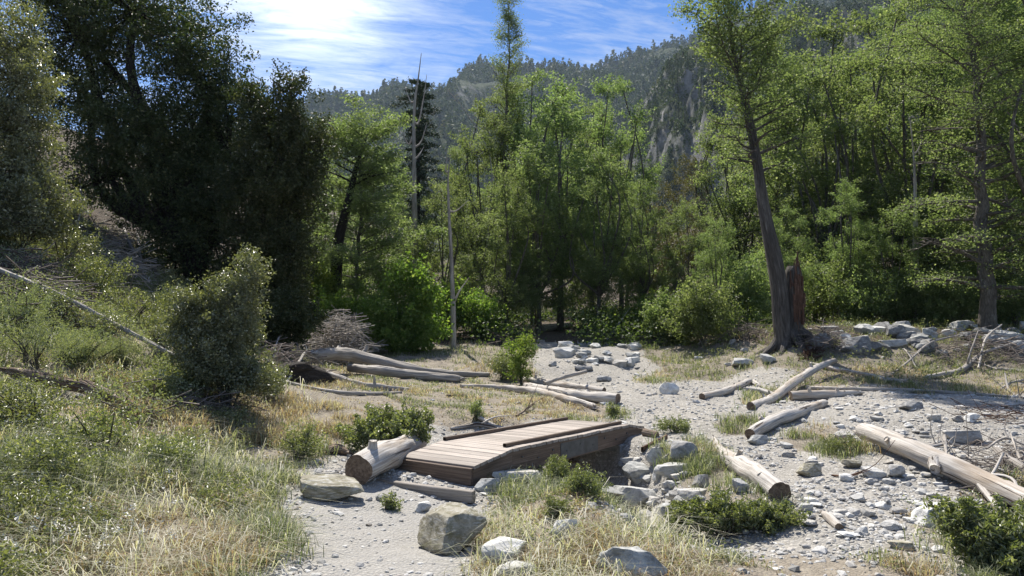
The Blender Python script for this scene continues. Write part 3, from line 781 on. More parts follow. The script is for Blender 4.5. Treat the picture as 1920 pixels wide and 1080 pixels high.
B = Buf(); board(B, bp(-.021, -.547, .083), bp(-.021, .547, .083), BU * .019, np.array([0, 0, .092]), seed=4, c=(.5, 0, 0)); bpart('end_board', B, 'beam')
B = Buf(); board(B, bp(4.121, -.547, .115), bp(4.121, .547, .115), BU * .019, np.array([0, 0, .068]), seed=5); bpart('end_board', B, 'beam')
for s in (-.515, .42):
    B = Buf(); a = .73 if s < 0 else .73
    board(B, bp(a, s, .323), bp(3.6, s, .323), BR_ * .024, np.array([0, 0, .021]), seed=6 + s, c=(.25, 0, 0)); r_ = bpart('kerb_rail', B, 'beam')
B = Buf(); box8(B, [bp(1.75, .5465, .03), bp(1.75, .551, .03), bp(1.75, .551, .235), bp(1.75, .5465, .235), bp(2.7, .5465, .045), bp(2.7, .551, .045), bp(2.7, .551, .235), bp(2.7, .5465, .235)], BU, bev=.001); bpart('splice_plate', B, 'steel')
for i in range(12):
    B = Buf()
    a = bp(.25 + .33 * i, .553, .13 if i % 2 else .18); 
    if .9 < .25 + .33 * i < 3.6: tube(B, [a - BR_ * .01, a + BR_ * .006], [.011, .011], 8, cap=(False, True)); bpart('bolt_head', B, 'steel')

def block(name, t0, t1, s0, s1, z0, z1, label, cat='concrete block'):
    B = Buf(); o = bp((t0 + t1) / 2, (s0 + s1) / 2, z0)
    box8(B, np.array([bp(t, s, z) for t, s, z in ((t0, s0, z0), (t0, s1, z0), (t0, s1, z1), (t0, s0, z1), (t1, s0, z0), (t1, s1, z0), (t1, s1, z1), (t1, s0, z1))]) - o, BU, bev=.015)
    link(name, B.mesh(name, M['concrete'], False), loc=o, label=label, cat=cat)
block('bridge_abutment', 3.32, 4.2, -.62, .575, -.8, .038, 'pale concrete abutment block under the far end of the footbridge')
block('bridge_abutment', -.0, .5, -.6, .45, -.6, -.013, 'low concrete footing under the near end of the footbridge')
block('concrete_step', 2.0, 2.3, .85, 1.3, -.8, -.34, 'low grey concrete step in the ditch below the footbridge')
# timber sill in front of the bridge
def gz(x, y, l=0): return np.array([x, y, float(gh(x, y, False)) + l])
a, b = at(682, 905, 8.3), at(888, 932, 7.6)
B = Buf(); hw = norm(np.cross(b - a, [0, 0, 1])) * .035
board(B, a - (a + b) / 2, b - (a + b) / 2, hw, np.array([0, 0, .06]), seed=2, c=(.6, 0, 0), bev=.008)
link('timber_sill', B.mesh('timber_sill', M['greytimber'], False), loc=(a + b) / 2, label='weathered grey timber sill lying across the trail before the footbridge', cat='timber')
B = Buf(); a, b = G(1204, 850) + [0, 0, .05], G(1250, 826) + [0, 0, .05]
board(B, a - a, b - a, norm(np.cross(b - a, [0, 0, 1])) * .02, np.array([0, 0, .035]), seed=8, c=(.2, 0, 0))
link('timber_sill', B.mesh('timber_sill', M['redwood'], False), loc=a, label='short reddish board among stones beyond the far end of the footbridge', cat='timber')
# ---------------------------------------------------------------- boulders
def icosphere(n):
    v, f = IV.copy(), IF.copy()
    for _ in range(n):
        mid = {}; vv = list(v); nf = []
        def mp(a, b):
            k = (min(a, b), max(a, b))
            if k not in mid: vv.append(norm((vv[a] + vv[b]) / 2)); mid[k] = len(vv) - 1
            return mid[k]
        for a, b, c in f:
            x, y, z = mp(a, b), mp(b, c), mp(c, a); nf += [[a, x, z], [b, y, x], [c, z, y], [x, y, z]]
        v, f = np.array(vv), np.array(nf)
    return v, f
ICO4 = icosphere(4); ICO3 = icosphere(3)
def rock_shape(seed, flat=.6, ncut=11, ico=ICO4):
    rg = np.random.default_rng(seed); v, f = ico; P = v * 1.0
    for i in range(ncut):
        n = norm(rg.normal(size=3)); d = rg.uniform(.52, .86)
        if i == 0: n = norm(np.array([rg.normal() * .15, rg.normal() * .15, 1])); d = flat
        s = P @ n; P = P - np.maximum(s - d, 0)[:, None] * n * .96
    P = P / np.abs(P).max(0)
    r = fbm(P[:, 0] * 1.6 + seed, P[:, 1] * 1.6, P[:, 2] * 1.6, o=3, s=seed) * .07 + fbm(P[:, 0] * 6, P[:, 1] * 6, P[:, 2] * 6, o=3, s=seed + 5) * .022
    return P * (1 + r)[:, None], f
ROCKS = {}
def rock_mesh(i, mat, flat=.6):
    k = (i, mat)
    if k not in ROCKS:
        P, f = rock_shape(100 + i, (.35, .55, .75, .5, .6, .8, .45, .65, .4, .7)[i % 10])
        B = Buf(); B.add(P, None, f, P * .5 + i); me = B.mesh('rock_' + mat, M[mat], True)
        ROCKS[k] = me
    return ROCKS[k]
def put_rock(px, py, w, h, mat='rock', i=None, rz=None, dep=.8, label=None, group=None, name='boulder', tilt=0, sink=.16, cat='rock'):
    g_ = 1.28 if (1165 < px < 1330 and 830 < py < 990) else 1.25 if py < 700 and px > 1500 else 1.08; w *= g_; h *= g_
    i = (int(px * 7 + py * 3) % 10) if i is None else i; p = G(px, py); Y = p[1]; sx = w / F * Y / 2; sy = sx * dep
    down = max((py - 630) / F, .0)
    sz = max((h * Y / F - 2 * sy * down * .5) / 2, .28 * sx)
    sz = sz / (1 - sink * .5)
    rr = random.Random(int(px * 13 + py)); rz = rr.uniform(-.5, .5) if rz is None else rz
    c = p + np.array([0, sy * .75, 0]); c[2] = min(p[2], float(gh(c[0], c[1]))) + sz * (1 - 2 * sink)
    return link(name, rock_mesh(i, mat), loc=c, rot=(tilt, rr.uniform(-.08, .08), rz), sc=(sx, sy, sz), label=label, cat=cat, group=group)
MR, PR, BL, GR, DR = 'mossRock', 'paleRock', 'blueRock', 'rock', 'darkRock'
for a in [
 (611, 940, 116, 52, MR, 3, .1, .6, 'flat-topped lichened boulder at the left end of the timber sill'),
 (838, 1040, 118, 112, MR, 7, .5, 1.35, 'big olive-brown wedge boulder with pale top in the near centre beside the trail'),
 (946, 1060, 92, 58, PR, 4, .2, .8, 'whitish boulder half sunk in grass at the front of the grassy mound'),
 (1057, 1012, 50, 40, PR, 5, 0, .8, 'small whitish rock showing on top of the grassy mound'),
 (968, 1095, 70, 44, PR, 1, .3, .8, 'pale rock at the bottom edge of the photo below the whitish mound boulder'),
 (1192, 1108, 125, 92, BL, 2, -.7, .7, 'large blue-grey slab leaning out of the mound at the bottom edge'),
 (911, 927, 46, 32, BL, 5, 0, .9, 'round grey-green stone touching the near right corner of the footbridge'),
 (975, 908, 118, 34, GR, 0, .3, .6, 'flat grey slab along the foot of the near bridge beam'),
 (713, 940, 18, 14, GR, 4, 0, .9, 'fist-sized grey stone on the trail under the sill'),
 (791, 962, 32, 24, PR, 7, 0, .9, 'small pale pointed stone between the sill and the olive-brown boulder'),
 (1204, 908, 50, 40, BL, 6, .2, .9, 'blue-grey boulder in the ditch mouth right of the dark bridge opening'),
 (1266, 895, 54, 26, PR, 1, .1, .7, 'pale oblong stone right of the blue-grey ditch boulder'),
 (1282, 872, 42, 42, GR, 9, .1, .8, 'blocky grey-green boulder topmost in the stones beyond the bridge end'),
 (1231, 869, 30, 28, GR, 2, 0, .8, 'light grey stone leaning on the abutment side of the stones'),
 (1186, 872, 34, 18, GR, 0, 0, .7, 'low grey stone lying in the shade by the abutment foot'),
 (1198, 965, 76, 62, BL, 8, .15, .8, 'largest blue-grey block with a shiny flat top beside the concrete step'),
 (1254, 982, 38, 40, BL, 4, .5, .8, 'upright bluish stone left of the low willow patch'),
 (1282, 955, 28, 24, BL, 6, .4, .8, 'small bluish angular stone just above the willow patch'),
 (1316, 916, 26, 24, GR, 5, .4, .8, 'dull grey stone between the stones and the spiked log'),
 (1391, 924, 30, 28, PR, 3, .4, .8, 'pale rounded rock touching the spiked log on its left'),
 (1312, 938, 54, 28, GR, 0, -.4, .9, 'buried grey slab sloping above the willow patch'),
 (1233, 902, 16, 20, PR, 7, .4, .8, 'little pale stone wedged beside the blue-grey ditch boulder'),
 (1255, 869, 18, 18, GR, 2, .4, .8, 'little grey stone left of the blocky grey-green boulder'),
 (1253, 921, 20, 18, GR, 4, .4, .8, 'little grey stone above the largest blue-grey block'),
 (1240, 851, 18, 17, DR, 6, .4, .8, 'little dark stone at the back of the stones beside the bridge end'),
 (1514, 960, 26, 18, PR, 1, .4, .8, 'pale cobble right of the willow patch'),
 (1477, 841, 22, 12, PR, 3, .2, .8, 'flat pale cobble in the gravel right of the round grey boulder'),
 (1424, 834, 34, 20, BL, 5, .1, .8, 'smooth round grey boulder against the cut end of a log'),
 (1522, 894, 42, 28, MR, 5, .1, .8, 'mossy rounded rock alone in the gravel left of the brown block'),
 (1820, 833, 80, 40, GR, 0, .05, .6, 'large flat-topped boulder with dark side behind the big fallen log'),
 (1762, 988, 84, 48, PR, 7, .1, .7, 'white craggy boulder rising from orange grass near the right corner'),
 (1700, 1032, 54, 24, MR, 0, -.1, .6, 'flat brown rock lying below the white craggy boulder'),
 (1643, 898, 42, 24, PR, 3, .1, .8, 'broad pale stone in the middle of the right gravel'),
 (1683, 897, 30, 28, GR, 9, .1, .8, 'two-toned upright stone right of the broad pale stone'),
 (1667, 955, 17, 20, DR, 4, .6, .6, 'small dark stone standing on edge in open gravel'),
 (1600, 879, 38, 24, MR, 8, -.5, .8, 'brown block tilted towards the broken end of the big log'),
 (1593, 903, 34, 16, PR, 4, .1, .7, 'thin pale stone below the brown block'),
 (1715, 769, 40, 18, DR, 5, .1, .8, 'dark humped rock on the crest of the right gravel bar'),
 (1827, 793, 28, 20, PR, 7, .1, .8, 'pale round rock above the large flat-topped boulder'),
 (1800, 791, 21, 13, GR, 2, .1, .8, 'grey rock just left of the pale round rock on the bar'),
 (1901, 766, 26, 13, GR, 5, .1, .8, 'grey humped rock at the right edge on the gravel bar'),
 (1590, 829, 34, 24, GR, 6, .1, .8, 'squarish grey rock behind the weed tuft left of the big log'),
 (1755, 791, 24, 16, GR, 1, .1, .8, 'wedge of light grey rock in the middle of the gravel bar'),
 (1647, 790, 24, 11, GR, 3, .3, .8, 'low grey stone above the broken end of the big log'),
 (1708, 900, 24, 13, PR, 6, .1, .8, 'small pale stone under the middle of the big log'),
 (1635, 908, 20, 12, GR, 2, .1, .8, 'small grey stone below the broad pale stone'),
 (1763, 912, 20, 11, PR, 0, .1, .8, 'thin pale stone in the gravel below the big log'),
 (1581, 966, 32, 14, GR, 0, .2, .8, 'flat grey stone beside the splintered driftwood chunk'),
 (1597, 1011, 38, 16, PR, 8, .1, .8, 'flat pale stone below the splintered driftwood chunk'),
 (1619, 1002, 20, 14, PR, 5, .1, .8, 'small whitish stone right of the flat pale stone'),
 (1394, 689, 38, 19, PR, 9, .1, .8, 'big white block lying before the leaning broken tree'),
 (1442, 680, 27, 17, PR, 3, .1, .8, 'white rounded block at the foot of the leaning broken tree'),
 (1312, 676, 20, 9, PR, 4, .1, .8, 'low white stone left of the big white block'),
 (1399, 660, 17, 9, PR, 2, .1, .8, 'small white stone in weeds behind the big white block'),
 (1319, 647, 17, 11, GR, 5, .1, .8, 'grey-blue stone in the weeds under the forest edge'),
 (1366, 686, 12, 7, PR, 1, .1, .8, 'tiny white stone left of the big white block'),
 (1374, 646, 14, 12, GR, 7, .1, .8, 'dull grey stone in the weeds left of the leaning broken tree'),
 (1649, 626, 34, 17, PR, 6, .1, .8, 'white domed boulder alone on the top of the bank'),
 (1683, 634, 30, 24, DR, 9, .1, .8, 'dark-faced square boulder on the bank right of the white dome'),
 (1709, 631, 32, 21, GR, 3, .1, .8, 'light grey boulder behind the flat overhanging slab'),
 (1686, 652, 48, 20, GR, 0, .1, .7, 'flat slab overhanging a dark gap on the bank'),
 (1725, 643, 32, 22, DR, 6, .1, .8, 'dark jagged boulder right of the overhanging slab'),
 (1590, 648, 21, 24, PR, 4, .1, .8, 'pale upright boulder between the red stump and the bank'),
 (1573, 636, 22, 17, GR, 1, .1, .8, 'grey boulder beside the pale upright one near the stump'),
 (1609, 664, 50, 30, DR, 5, .1, .8, 'dark shaded boulder under the bank right of the stump'),
 (1647, 662, 46, 26, DR, 8, .1, .8, 'dark low boulder just under the white dome on the bank'),
 (1548, 652, 40, 26, DR, 2, .1, .8, 'dark boulder in litter right beside the red stump'),
 (1809, 621, 40, 21, BL, 7, .1, .8, 'grey-blue domed boulder left of the tall right tree'),
 (1860, 626, 54, 23, BL, 0, .1, .7, 'wide flat grey-blue boulder at the foot of the tall right tree'),
 (1898, 642, 50, 22, BL, 3, .1, .8, 'smooth grey-blue boulder at the right edge of the bank'),
 (1886, 649, 24, 15, BL, 5, .1, .8, 'small grey-blue boulder under the smooth edge boulder'),
 (1925, 668, 40, 30, DR, 4, .1, .8, 'dark boulder cut by the right edge below the bank'),
 (1132, 716, 27, 15, DR, 9, .1, .8, 'dark stone alone on the trail before the rubble heap'),
 (1258, 739, 36, 24, PR, 2, -.8, .7, 'pale tilted wedge of rock on the gravel right of the trail'),
 (1099, 696, 42, 15, GR, 0, .1, .9, 'broad low grey stone at the front of the rubble heap'),
 (1165, 690, 30, 20, GR, 6, .1, .8, 'upright grey stone at the right front of the rubble heap'),
 (1121, 681, 22, 17, DR, 8, .1, .8, 'dark-sided stone in the middle front of the rubble heap'),
 (1061, 671, 44, 24, PR, 4, .1, .8, 'long whitish boulder at the left of the rubble heap'),
 (1102, 649, 36, 12, BL, 0, .1, .8, 'flat bluish slab at the back of the rubble heap'),
 (1036, 686, 15, 9, GR, 5, .1, .8, 'small grey stone left of the rubble heap'),
]:
    px, py, w, h, m_, i_, rz, dep, lab = a; put_rock(px, py, w, h, m_, i_, rz, dep, lab)
rr = random.Random(4)
for k in range(46):
    px = rr.uniform(1042, 1196); py = rr.uniform(648, 686) + abs(px - 1118) * .03
    w = rr.uniform(13, 30); put_rock(px, py, w, w * rr.uniform(.4, .62), rr.choice([PR, PR, BL, GR, PR]), rr.randrange(10), rr.uniform(0, 3), .8,
        'light grey stone among many alike in the rubble heap before the woods', 'stones of the rubble heap', 'heap_stone')
for k in range(64):   # cobbles along the ditch banks
    px = rr.uniform(1160, 1345); py = rr.uniform(852, 985); w = rr.uniform(10, 26)
    put_rock(px, py, w, w * .6, rr.choice([PR, BL, GR]), rr.randrange(10), rr.uniform(0, 3), .8, 'cobble lying loose among the larger stones right of the footbridge', 'cobbles beside the footbridge', 'cobble')
for k in range(120):
    px = rr.uniform(1440, 1960); py = rr.uniform(755, 1000); w = rr.uniform(9, 24) * (py - 600) / 250
    put_rock(px, py, w, w * .5, rr.choice([PR, GR, GR, PR]), rr.randrange(10), rr.uniform(0, 3), .8, 'loose grey cobble strewn over the gravel bar on the right', 'cobbles on the gravel bar', 'cobble')
for k in range(48):
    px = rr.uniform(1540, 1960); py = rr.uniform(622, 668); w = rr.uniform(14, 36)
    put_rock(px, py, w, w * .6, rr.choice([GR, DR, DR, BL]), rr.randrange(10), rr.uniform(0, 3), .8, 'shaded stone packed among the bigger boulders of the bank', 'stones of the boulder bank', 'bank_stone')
# ---------------------------------------------------------------- logs and dead wood
def wpts(pts):
    """(px, py of the ground contact, diameter in px[, lift m]) -> centres and radii"""
    P = []; Rr = []
    for a in pts:
        g = G(a[0], a[1]); r = a[2] / 2 / F * g[1]; P.append(g + [0, 0, r * .82 + (a[3] if len(a) > 3 else 0)]); Rr.append(r)
    return np.array(P), np.array(Rr)
def make_log(pts, label, mat='log', seg=16, ends=('cut', 'cut'), rough=.17, stubs=(), seed=1, name='fallen_log', group=None, branches=(), ridge=0, cat='log', world=False):
    if world: P0, R0 = np.array([p[:3] for p in pts], float), np.array([p[3] for p in pts], float)
    else: P0, R0 = wpts(pts)
    o = P0[0].copy(); P0 = P0 - o
    L = np.linalg.norm(np.diff(P0, axis=0), axis=1).sum(); n = max(8, min(60, int(L / .06)))
    P = spline(P0, n); rad = np.interp(np.linspace(0, 1, n), np.linspace(0, 1, len(R0)), R0)
    B = Buf(); ends = list(ends)
    if ends[0] == 'broken': rad[:2] *= (.45, .85)
    if ends[1] == 'broken': rad[-2:] *= (.85, .4)
    V = tube(B, P, rad, seg, rough, seed, ridge, cap=(ends[0] != 'cut', ends[1] != 'cut'))
    root = link(name, None, loc=o, label=label, cat=cat, group=group)
    link('trunk', B.mesh('trunk', M[mat], True), root)
    for e, k in enumerate(ends):
        if k == 'cut':
            B = Buf(); vv = V[0] if e == 0 else V[-1][::-1]; disc(B, vv, vv.mean(0), seed); link('cut_end', B.mesh('cut_end', M['cut'], False), root)
        elif k == 'broken':
            B = Buf(); rg = np.random.default_rng(seed + e); c = P[0] if e == 0 else P[-1]; d = norm(P[0] - P[2]) if e == 0 else norm(P[-1] - P[-3]); r = R0[0] if e == 0 else R0[-1]
            for _ in range(12):
                s = c + rg.normal(0, r * .33, 3) - d * r * .8; tube(B, [s, s + d * r * rg.uniform(1.0, 2.6) + rg.normal(0, r * .12, 3)], [r * .3, r * .05], 5, seed=_)
            link('splintered_end', B.mesh('splintered_end', M[mat], True), root)
    if mat in ('log', 'deadwood') and R0.max() > .05 and seed != 2:
        rq = np.random.default_rng(seed + 50)
        stubs = list(stubs) + [(rq.uniform(.15, .9), *rq.normal(0, 1, 2), rq.uniform(.2, 1), R0.max() * rq.uniform(.5, 1.5), rq.uniform(.18, .4)) for _ in range(3)]
    for (f, dx, dy, dz, ln, rf) in stubs:
        i = int(f * (n - 1)); d = norm(np.array([dx, dy, dz])); B = Buf(); s = P[i] + d * rad[i] * .6
        tube(B, spline([s, s + d * ln * .6, s + d * ln + [0, 0, .01]], 5), [rad[i] * rf * 1.5, rad[i] * rf, rad[i] * rf * .8], 8, .15, seed, cap=(False, True)); link('branch_stub', B.mesh('branch_stub', M[mat], True), root)
    for (f, pp, r0, r1) in branches:
        i = int(f * (n - 1)); q = [P[i]] + [np.array(x) - o for x in pp]; B = Buf()
        tube(B, spline(q, 14), [r0, r1], 8, .12, seed + 3, cap=(False, True)); link('branch', B.mesh('branch', M[mat], True), root)
    return root
def stick(pts, label, mat='deadwood', name='dead_branch', group=None, seed=0, twigs=0, cat='branch'):
    P0, R0 = wpts(pts); o = P0[0].copy(); P = spline(P0 - o, 22); B = Buf()
    rad = np.interp(np.linspace(0, 1, 22), np.linspace(0, 1, len(R0)), R0); tube(B, P, rad, 7, .12, seed, cap=(True, True))
    rg = np.random.default_rng(seed)
    for k in range(twigs):
        i = rg.integers(4, 20); d = norm(norm(P[i] - P[i - 2]) + rg.normal(0, .7, 3) + [0, 0, .3]); l = rg.uniform(.15, .6)
        tube(B, spline([P[i], P[i] + d * l * .5, P[i] + d * l + rg.normal(0, .08, 3)], 7), [rad[i] * .6, .003], 5, seed=k, cap=(False, True))
    return link(name, B.mesh(name, M[mat], True), loc=o, label=label, cat=cat, group=group)

make_log([(670, 909, 63), (715, 882, 55), (778, 850, 43)], 'thick cut log with a knot stub lying left of the footbridge', stubs=[(.33, .1, -.2, 1, .14, .33)], seed=2, seg=24)
make_log([(1463, 941, 42), (1430, 917, 42), (1392, 892, 38), (1358, 866, 26), (1336, 828, 5, .06)], 'pale log split to a long spike, with flaky bark, right of the footbridge', ends=('cut', None), ridge=.05, rough=.16, seed=3, seg=22)
make_log([(1406, 824, 22), (1452, 799, 23), (1500, 780, 19), (1549, 760, 13)], 'grey bent log with a round dark cut end beside the smooth round boulder', rough=.14, seed=4, ends=('cut', 'broken'))
make_log([(1408, 769, 16), (1450, 754, 17), (1487, 736, 17, .12), (1530, 716, 13, .25), (1566, 702, 9, .3)], 'grey hollow-ended log propped up across another log', seed=5, rough=.13, ends=('cut', None), stubs=[(.72, -.3, 0, 1, .12, .4)])
make_log([(1482, 751, 19), (1545, 747, 16), (1614, 741, 11)], 'pale knotty log lying level under the propped grey log', seed=6, ends=('cut', 'broken'), stubs=[(.3, 0, -.3, 1, .1, .4), (.7, 0, -.2, 1, .09, .4)], rough=.16)
make_log([(1400, 733, 9), (1425, 737, 10), (1462, 747, 9)], 'short pale log piece left of the propped grey log', seed=16)
make_log([(1316, 749, 12), (1365, 738, 13), (1405, 720, 11), (1425, 727, 8)], 'crooked grey log alone at the right edge of the trail', seed=7, ends=('cut', 'broken'), rough=.13)
make_log([(1512, 731, 8), (1600, 733, 8), (1700, 735, 7), (1790, 739, 6), (1895, 745, 3)], 'very long thin pole lying level below the boulder bank', seed=8, mat='snag', ends=(None, None))
make_log([(1520, 684, 6), (1580, 698, 8), (1640, 710, 8), (1694, 721, 6)], 'thin pale log sloping down from the stump towards the bank foot', seed=9, ends=('cut', 'broken'))
make_log([(1648, 716, 9), (1700, 720, 9)], 'short flat piece of grey wood at the foot of the bank', seed=10, mat='deadwood')
make_log([(1735, 712, 9), (1775, 705, 10), (1808, 696, 11), (1850, 676, 6, .2), (1925, 662, 4, .3)], 'dead tree top with forked roots lying on the bank slope', seed=11, mat='deadwood', ends=('broken', None), cat='dead tree',
  branches=[(.55, [G(1815, 690) + [0, -.1, .35], G(1838, 672) + [0, 0, .8]], .04, .01), (.6, [G(1830, 690) + [0, 0, .15], G(1870, 700) + [0, 0, .1]], .04, .01)])
make_log([(1858, 692, 5), (1925, 699, 6), (1990, 706, 6)], 'thin grey log leaving the right edge on the bank slope', seed=12, mat='deadwood')
# the big broken log on the right
make_log([(1613, 832, 27, .10), (1660, 850, 35, .09), (1720, 876, 37, .08), (1790, 905, 38, .06), (1860, 935, 38, .05), (1990, 990, 40, .03)],
  'biggest fallen log, sun-bleached and cracked, lying off the ground at the right edge', seed=13, seg=28, rough=.15, ridge=.03, ends=('broken', 'cut'), stubs=[(.52, -.5, -.6, -.3, .15, .6), (.36, .1, -.1, 1, .05, .5)],
  branches=[(.55, [G(1822, 922) + [0, 0, .16], G(1858, 950) + [0, 0, .07], G(1893, 985) + [0, 0, .03]], .045, .028), (.62, [G(1850, 925) + [0, 0, .15], G(1884, 905) + [0, 0, .32]], .02, .012), (.70, [G(1895, 935) + [0, -.05, .2], G(1905, 975) + [0, 0, 0.0]], .022, .012), (.38, [G(1775, 850) + [0, 0, .12]], .03, .02)])
make_log([(1868, 862, 14, .1), (1900, 882, 16, .05), (1990, 925, 18)], 'smaller grey log behind the right end of the biggest fallen log', seed=14, mat='deadwood', rough=.2, ends=('broken', 'cut'))
# centre logs beyond the bridge
make_log([(1159, 757, 21), (1100, 751, 19), (1050, 742, 17), (985, 728, 12)], 'stout pale log with a round dark cut end at the left edge of the trail', seed=21, ends=('cut', None), seg=20)
make_log([(1117, 769, 12), (1065, 755, 14), (1000, 739, 14), (930, 731, 11), (864, 727, 7)], 'long pale log lying in front of the stout one with a cut end', seed=22, ends=('broken', None), stubs=[(.4, .1, -.1, 1, .07, .4)])
make_log([(1021, 740, 6, .22), (1062, 734, 7, .3), (1100, 728, 7, .35)], 'thin dark-ended pole resting across the pale logs', seed=23, mat='snag', ends=(None, 'cut'))
make_log([(984, 718, 14), (1050, 726, 12), (1133, 735, 9)], 'bleached log behind the stout one by the sapling', seed=24, ends=(None, 'cut'))
make_log([(583, 696, 20, .28), (646, 700, 25, .38), (705, 702, 21, .25), (770, 704, 17, .08), (840, 706, 13), (918, 706, 8)], 'largest grey trunk of the log jam, humped at its left end', seed=25, seg=20, mat='deadwood', ends=('broken', 'cut'))
make_log([(655, 703, 15, .1), (720, 708, 18, .06), (790, 712, 18), (866, 716, 13)], 'split silver log just below the largest grey trunk', seed=26, mat='deadwood', ends=(None, 'broken'), ridge=.06)
make_log([(612, 712, 9, .1), (665, 724, 12), (710, 731, 12), (768, 734, 8)], 'short grey log with an upright snag under the split silver log', seed=27, mat='deadwood', stubs=[(.62, 0, 0, 1, .16, .4)])
make_log([(468, 698, 6, .12), (540, 720, 7), (630, 738, 7), (700, 741, 7), (752, 738, 5)], 'thin curving trunk along the near edge of the log jam', seed=28, mat='deadwood', ends=(None, None))
make_log([(1008, 622, 13), (1040, 619, 14), (1072, 613, 9)], 'pale flat log at the mouth of the dark woods', seed=29, mat='log')
make_log([(1150, 636, 5), (1195, 636, 6), (1232, 631, 5)], 'dark pole lying in the shade right of the rubble heap', seed=30, mat='rotwood')
p = G(1137, 640); q = at(1181, 578, p[1] + 2)
make_log([(*p, .035), (*((p + q) / 2), .03), (*q, .015)], 'bare pole leaning up out of the rubble heap', seed=31, mat='snag', world=True, name='leaning_pole', cat='pole', ends=(None, None))
make_log([(-70, 520, 10, .3), (60, 573, 10, .3), (130, 603, 10, .3), (210, 640, 9, .25), (335, 688, 8, .1)], 'long straight pale pole lying down the left slope', seed=32, mat='deadwood', ends=(None, None))
make_log([(2, 716, 14, .1), (80, 735, 20, .1), (165, 755, 22, .12), (235, 780, 27, .06), (300, 793, 20), (335, 797, 7)], 'rotten brown log sinking into weeds on the left', seed=33, mat='rotwood', ends=('broken', 'broken'), rough=.3, ridge=.08, seg=22)
make_log([(205, 792, 9), (250, 797, 12), (300, 800, 8)], 'broken slab of rotten wood in front of the rotten brown log', seed=34, mat='rotwood', ends=('broken', 'broken'), rough=.3)
make_log([(420, 788, 7), (470, 798, 8), (522, 803, 5)], 'small grey log in the grass below the dark bush', seed=35, mat='deadwood', ends=('broken', None))
make_log([(612, 852, 16), (632, 850, 20), (657, 856, 12)], 'short chunk of old wood behind the thick cut log', seed=36, mat='rotwood', ends=('broken', 'broken'), rough=.2)
make_log([(1542, 966, 12), (1556, 980, 18), (1574, 994, 14)], 'splintered driftwood chunk lying in the gravel', seed=37, mat='log', ends=('broken', 'cut'), rough=.25, ridge=.08)
make_log([(1208, 818, 16), (1232, 822, 14)], 'stubby dark piece of wood at the far end of the footbridge', seed=38, mat='rotwood')
make_log([(838, 744, 5), (872, 745, 6)], 'little dark bark piece in the meadow beyond the footbridge', seed=39, mat='rotwood')
stick([(845, 806, 5), (880, 802, 7), (902, 800, 9), (948, 808, 8)], 'white crooked branch on the ground behind the footbridge', 'log', seed=41, twigs=3)
stick([(898, 792, 8, .05), (925, 802, 8), (950, 808, 6)], 'white forked branch end touching the footbridge rail', 'log', seed=42)
make_log([(515, 712, 26), (560, 716, 40), (598, 719, 30), (622, 720, 14)], 'rough black form lying in the hollow under the log jam', seed=46, mat='darkbark', ends=('broken', 'broken'), rough=.4, name='black_form', cat='stump')  # near-black lumpy body laid in the hollow below the logs
stick([(537, 720, 5), (560, 710, 5, .3), (575, 702, 4, .45), (605, 706, 3, .25)], 'pale branch arching over the dark hollow of the log jam', seed=43, twigs=3)
stick([(512, 672, 3), (522, 668, 3, .45), (536, 668, 3, .5), (551, 672, 3, .02)], 'small hooped branch left of the log jam', seed=44)
stick([(497, 682, 4, .1), (512, 690, 4), (524, 700, 4)], 'short pale branch left of the log jam', seed=45, twigs=2)
stick([(1262, 1010, 3), (1240, 1000, 3)], 'thin dead twig at the edge of the willow patch', seed=46)
stick([(1560, 893, 4), (1590, 900, 4, .03), (1620, 893, 3, .05)], 'reddish crooked branch lying across pebbles below the brown block', 'redwood', seed=47, twigs=3)
stick([(145, 430, 3, .1), (152, 420, 3, .6), (146, 410, 2, 1.3)], 'pale dead stem standing on the left slope', seed=48, twigs=2)
stick([(1060, 800, 0), (1020, 790, 3)] if False else [(968, 782, 4), (985, 775, 4, .04), (1000, 765, 3, .06)], 'dark bark-like branch in the dry grass behind the footbridge', 'rotwood', seed=49, twigs=4)
for k, (a, lab) in enumerate([
  ([(255, 455, 4, .3), (258, 470, 5, .4), (262, 500, 6, .3), (270, 530, 6, .2), (300, 560, 5)], 'tallest bleached branch of the slide on the left slope'),
  ([(232, 440, 4, .2), (240, 470, 5, .3), (262, 505, 5, .2), (285, 545, 5, .1)], 'bleached branch bending down the left side of the slide'),
  ([(215, 430, 3, .5), (260, 440, 4, .6), (300, 450, 4, .5), (312, 470, 2, .2)], 'bleached branch reaching right over the slide'),
  ([(262, 500, 5, .1), (290, 535, 5, .1), (325, 562, 4)], 'bleached branch along the lower right of the slide'),
  ([(225, 455, 3, .2), (245, 480, 4, .2), (255, 515, 4)], 'short bleached branch in the middle of the slide')]):
    stick(a, lab, 'deadwood', group='branches of the slide', seed=60 + k, twigs=4)
for k, (a, lab) in enumerate([
  ([(1660, 712, 4), (1700, 690, 4, .1), (1745, 665, 4, .3), (1800, 650, 3, .3)], 'long thin branch slanting up the bank to the boulders'),
  ([(1695, 662, 3, .1), (1705, 680, 4, .2), (1720, 695, 3)], 'short forked branch below the overhanging slab'),
  ([(1835, 700, 4, .1), (1850, 672, 4, .5), (1880, 650, 3, .6)], 'branch rising from the dead tree top on the bank'),
  ([(1870, 735, 3), (1895, 728, 4, .1), (1925, 722, 4, .1)], 'pale crooked branch at the right edge below the bank'),
  ([(1885, 725, 3, .3), (1893, 735, 4), (1920, 748, 4)], 'pale branch stub beside the thin pole end')]):
    stick(a, lab, 'deadwood', group='branches on the boulder bank', seed=70 + k, twigs=5)
